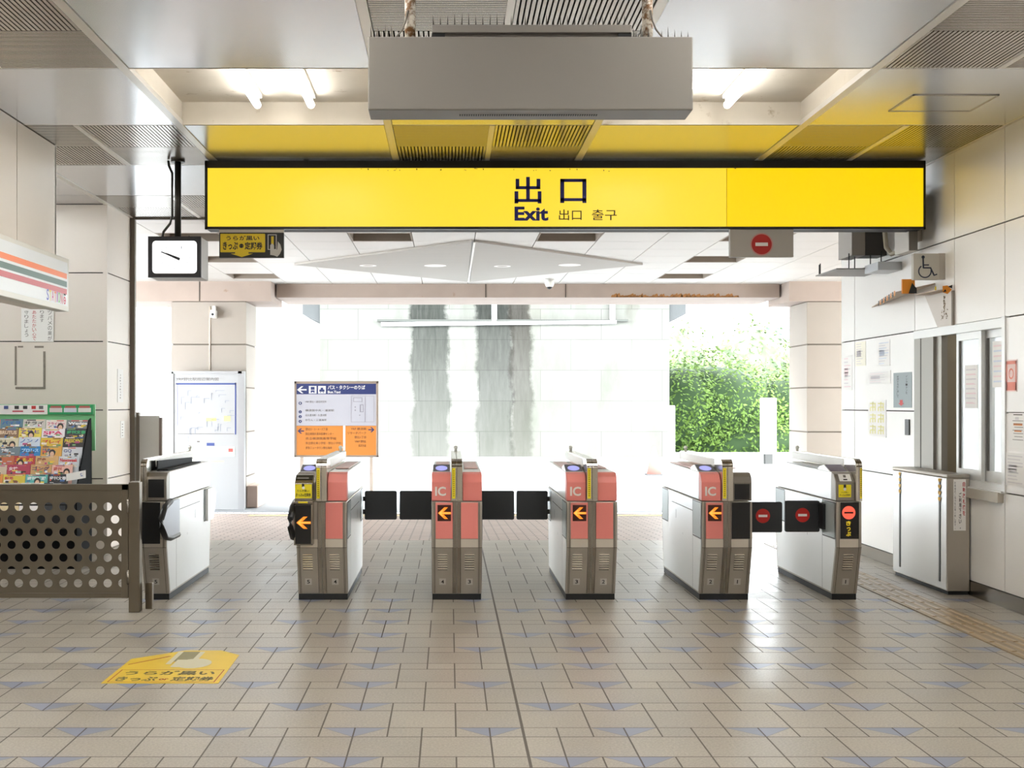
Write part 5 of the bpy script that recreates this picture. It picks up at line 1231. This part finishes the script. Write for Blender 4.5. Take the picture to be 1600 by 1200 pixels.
for k, s_ in enumerate(('YRP 横須賀', 'リサーチパーク', '野比1丁目', 'YRP 野比', '長沢方面')): st_(s_, 572 - (24, 29, 18, 18, 12)[k], 572, 668 + k * 6.6, 672 + k * 6.6, DI)
g.build('board_print', t)

# ------------------------------------------------------------------ beyond the road
SWM = streak_wall_material(); PY = 31.0
t = MB().box(-3.3, 5.61, PY, PY + 3, GZ, 6.2, SWM); struct(t.build('pier'), 'tall stained concrete block wall beyond the road', 'wall')
g = MB(); gr_ = mat('grey bridge deck', '4c4e4e', .85, var=.08)
for s_, xe in ((-1, -3.3), (1, 5.61)): g.prism([(xe, 3.55), (xe, 6.2), (xe + s_ * .45, 6.2), (xe + s_ * .45, 3.78)], 'y', PY + .1, PY + 2.8, gr_)
struct(g.build('pier_cap'), 'grey cantilevered cap at both ends of the stained wall', 'bridge cap')
g = MB().box(-22, -3.3, PY + 2.2, PY + 3, GZ, 5.2, brick_material('pale block wall', 'b5b6b4', 'babab8', '9c9d9c', 2.0, .95, .01, .9, True)); struct(g.build('wall_retaining'), 'pale retaining wall continuing left beyond the road', 'wall')
g = MB().box(-22, 5.7, PY - .5, PY, GZ, GZ + .38, mat('kerb pale concrete', 'bcbdba', .85, var=.06)); struct(g.build('trim_8'), 'low pale kerb at the foot of the stained wall', 'kerb')
t = thing('rain_gutter', (1.2, PY - .1, 3.5), 'white rain gutter with downpipes across the stained wall', 'gutter')
a = at(596, 507, PY); b = at(962, 503, PY); MB().tube([(a.x, PY - .10, a.z), (b.x, PY - .10, b.z)], .055, mat('pvc white', 'e0e2e0', .5), 12).build('pipe', t)
for px in (772, 956): x = at(px, 0, PY).x; MB().tube([(x, PY - .1, 3.55), (x, PY - .1, 5.2)], .07, mat('pvc white', 'e0e2e0', .5), 10).build('downpipe', t)
g = MB().box(a.x - .1, b.x + .3, PY - .14, PY, a.z + .07, a.z + .12, mat('ledge grey', '4b4d48', .8)); g.build('ledge', t)
struct(MB().box(-9, 11, PY - 4.5, PY + 6, 6.2, 7.3, gr_).build('bridge_deck'), 'grey bridge deck carried by the stained wall, unseen, overhang added for shade', 'bridge deck')  # out of view; overhang added to keep sky light off the stained wall
# cone
t = thing('traffic_cone', (at(1022, 737, 30).x, 29.6, GZ), 'faded red traffic cone at the foot of the stained wall', 'traffic cone')
cx_ = at(1022, 0, 29.6).x; MB().lathe((cx_, 29.6, GZ), [(.19, .03), (.05, .66), (.03, .70)], mat('cone red', 'a2746a', .6), 18).build('cone', t); MB().box(cx_ - .2, cx_ + .2, 29.4, 29.8, GZ, GZ + .03, mat('cone base', '4a4a4a', .7)).build('base', t); MB().lathe((cx_, 29.6, GZ + .35), [(.118, 0), (.082, .14)], WHITE, 18).build('reflective_band', t)
g = MB().box(at(1045.5, 0, 30.4).x, at(1055, 0, 30.4).x, 30.4, 30.55, GZ, 1.44, WHITE); tag(g.build('guard_post', None, .02), 'white post at the right corner of the stained wall', 'post')
t = thing('white_signboard', (at(1200, 0, 33).x, 33, GZ), 'blank white upright signboard in front of the hedge', 'signboard')
a = at(1188.5, 709, 33); b = at(1213, 622, 33); MB().box(a.x, b.x, 33, 33.06, a.z, b.z, mat('bright white board', 'f2f2f0', .5)).build('board', t); MB().box((a.x + b.x) / 2 - .1, (a.x + b.x) / 2 + .1, 32.95, 33.12, GZ + .1, a.z, mat('dark foot', '3a3a38', .7)).build('foot', t)
g = MB().box(5.75, 22, 33.4, 33.7, GZ, .14, mat('grey low wall', 'a2a39f', .85, var=.08)); struct(g.build('wall_low'), 'low grey wall in front of the hedge', 'wall')

def foliage(name, blobs, n, leaf, m, m2, label, cat, parent=None, seed=1, group=None):
    rnd = random.Random(seed); t = thing(name, (blobs[0][0], blobs[0][1], GZ), label, cat, group)
    g = MB(); tot = sum(b[3] * b[5] + b[3] * b[4] for b in blobs)
    for b in blobs:
        cx, cy, cz, rx, ry, rz = b; k = int(n * (rx * rz + rx * ry) / tot)
        for _ in range(k):
            th = rnd.uniform(0, 2 * math.pi); u_ = rnd.uniform(-1, 1); s_ = math.sqrt(1 - u_ * u_); rr = rnd.uniform(.86, 1.08)
            bumpy = 1 + .10 * math.sin(5 * th + 3 * u_) + .07 * math.sin(11 * th - 7 * u_)
            dx, dy, dz = s_ * math.cos(th), s_ * math.sin(th), u_
            if dy > .3: continue
            p = Vector((cx + rx * dx * rr * bumpy, cy + ry * dy * rr * bumpy, cz + rz * dz * rr * bumpy))
            if p.z < GZ: continue
            nrm = (Vector((dx, dy, dz)) + Vector((rnd.uniform(-.7, .7), rnd.uniform(-.7, .7), rnd.uniform(-.3, .9)))).normalized()
            a_ = nrm.cross(Vector((rnd.uniform(-1, 1), rnd.uniform(-1, 1), rnd.uniform(-1, 1)))).normalized(); b_ = nrm.cross(a_); L_ = leaf * rnd.uniform(.6, 1.3)
            g.add([p - a_ * L_, p + b_ * L_ * .45, p + a_ * L_, p - b_ * L_ * .45], [(0, 1, 2, 3)], m)
    g.build('leaves', t)
    c = MB()
    for b in blobs:
        cx, cy, cz, rx, ry, rz = b; vs = []; fs = []; R_, S_ = 8, 14
        for i in range(R_ + 1):
            for j in range(S_):
                ph = math.pi * i / R_; th = 2 * math.pi * j / S_; vs.append((cx + rx * .88 * math.sin(ph) * math.cos(th), cy + ry * .88 * math.sin(ph) * math.sin(th), max(GZ + .001 * i, cz + rz * .88 * math.cos(ph))))
        for i in range(R_):
            for j in range(S_): fs.append((i * S_ + j, i * S_ + (j + 1) % S_, (i + 1) * S_ + (j + 1) % S_, (i + 1) * S_ + j))
        c.add(vs, fs, m2, True)
    c.build('branches', t)
    return t
def leafm(name, c1, c2, sc):
    m = bpy.data.materials.new(name); m.use_nodes = True; d = ND(m); b = m.node_tree.nodes['Principled BSDF']; g = m.node_tree.nodes.new('ShaderNodeTexCoord')
    f = d.op('MULTIPLY', d.op('SUBTRACT', d.noise(g.outputs['Object'], sc, 6, .7), .3), 2.4, clamp=True)
    m.node_tree.links.new(d.mix(f, lin(c1), lin(c2)), b.inputs['Base Color']); b.inputs['Roughness'].default_value = .7; b.inputs['Specular IOR Level'].default_value = .15; return m
LM = leafm('hedge leaf', '2b4216', '66803a', 2.2); LD = mat('hedge inside', '1d3410', .9)
foliage('hedge', [(7.9, 36.3, .9, 2.3, 2.0, 1.95), (10.2, 36.5, .6, 2.3, 2.0, 1.9), (6.8, 36.0, .8, 1.6, 1.8, 2.0), (12.6, 37, .5, 2.4, 2.0, 1.8), (8.6, 35.7, .0, 3.2, 1.7, 1.4)], 42000, .062, LM, LD, 'dense rounded green hedge right of the stained wall', 'hedge', seed=3)
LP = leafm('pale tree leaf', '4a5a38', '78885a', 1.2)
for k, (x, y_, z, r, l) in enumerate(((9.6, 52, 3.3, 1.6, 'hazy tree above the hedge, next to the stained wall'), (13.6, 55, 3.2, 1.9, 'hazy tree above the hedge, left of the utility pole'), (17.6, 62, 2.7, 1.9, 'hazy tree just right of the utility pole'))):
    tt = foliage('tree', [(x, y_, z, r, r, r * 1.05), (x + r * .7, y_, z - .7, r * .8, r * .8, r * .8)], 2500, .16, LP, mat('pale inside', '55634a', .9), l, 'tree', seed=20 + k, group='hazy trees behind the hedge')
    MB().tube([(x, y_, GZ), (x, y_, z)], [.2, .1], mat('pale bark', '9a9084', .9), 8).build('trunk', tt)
t = thing('utility_pole', (15.0, 57, GZ), 'pale concrete utility pole behind the hedge', 'utility pole')
PW = mat('pale concrete pole', '8f8f8c', .8); MB().tube([(14.5, 57, GZ), (14.5, 57, 9.5)], [.2, .13], PW, 12).build('pole', t); MB().box(13.5, 15.5, 56.9, 57.1, 6.6, 6.75, PW).build('crossarm', t); MB().tube([(13.8, 57, 5.6), (13.8, 57, 6.6)], .22, PW, 12).build('transformer', t)
BW = mat('pale house wall', '8c8b88', .8); RF = mat('blue grey roof', '59657a', .7)
for (x0, x1, z1, l) in ((16.8, 24, 5.2, 'pale house with a blue grey roof, right behind the hedge'), (5.5, 11.5, 6.2, 'pale building between the stained wall and the utility pole')):
    t = thing('house', ((x0 + x1) / 2, 70, GZ), l, 'house', 'pale houses in the far background')
    MB().box(x0, x1, 70, 76, GZ, z1, BW).build('wall', t); MB().prism([(x0 - .4, z1), ((x0 + x1) / 2, z1 + 1.4), (x1 + .4, z1)], 'y', 69.6, 76.4, RF).build('roof', t)
    for k in range(3): MB().box(x0 + 1 + k * 2, x0 + 2 + k * 2, 69.96, 70, z1 - 1.8, z1 - .7, RF).build('window', t)
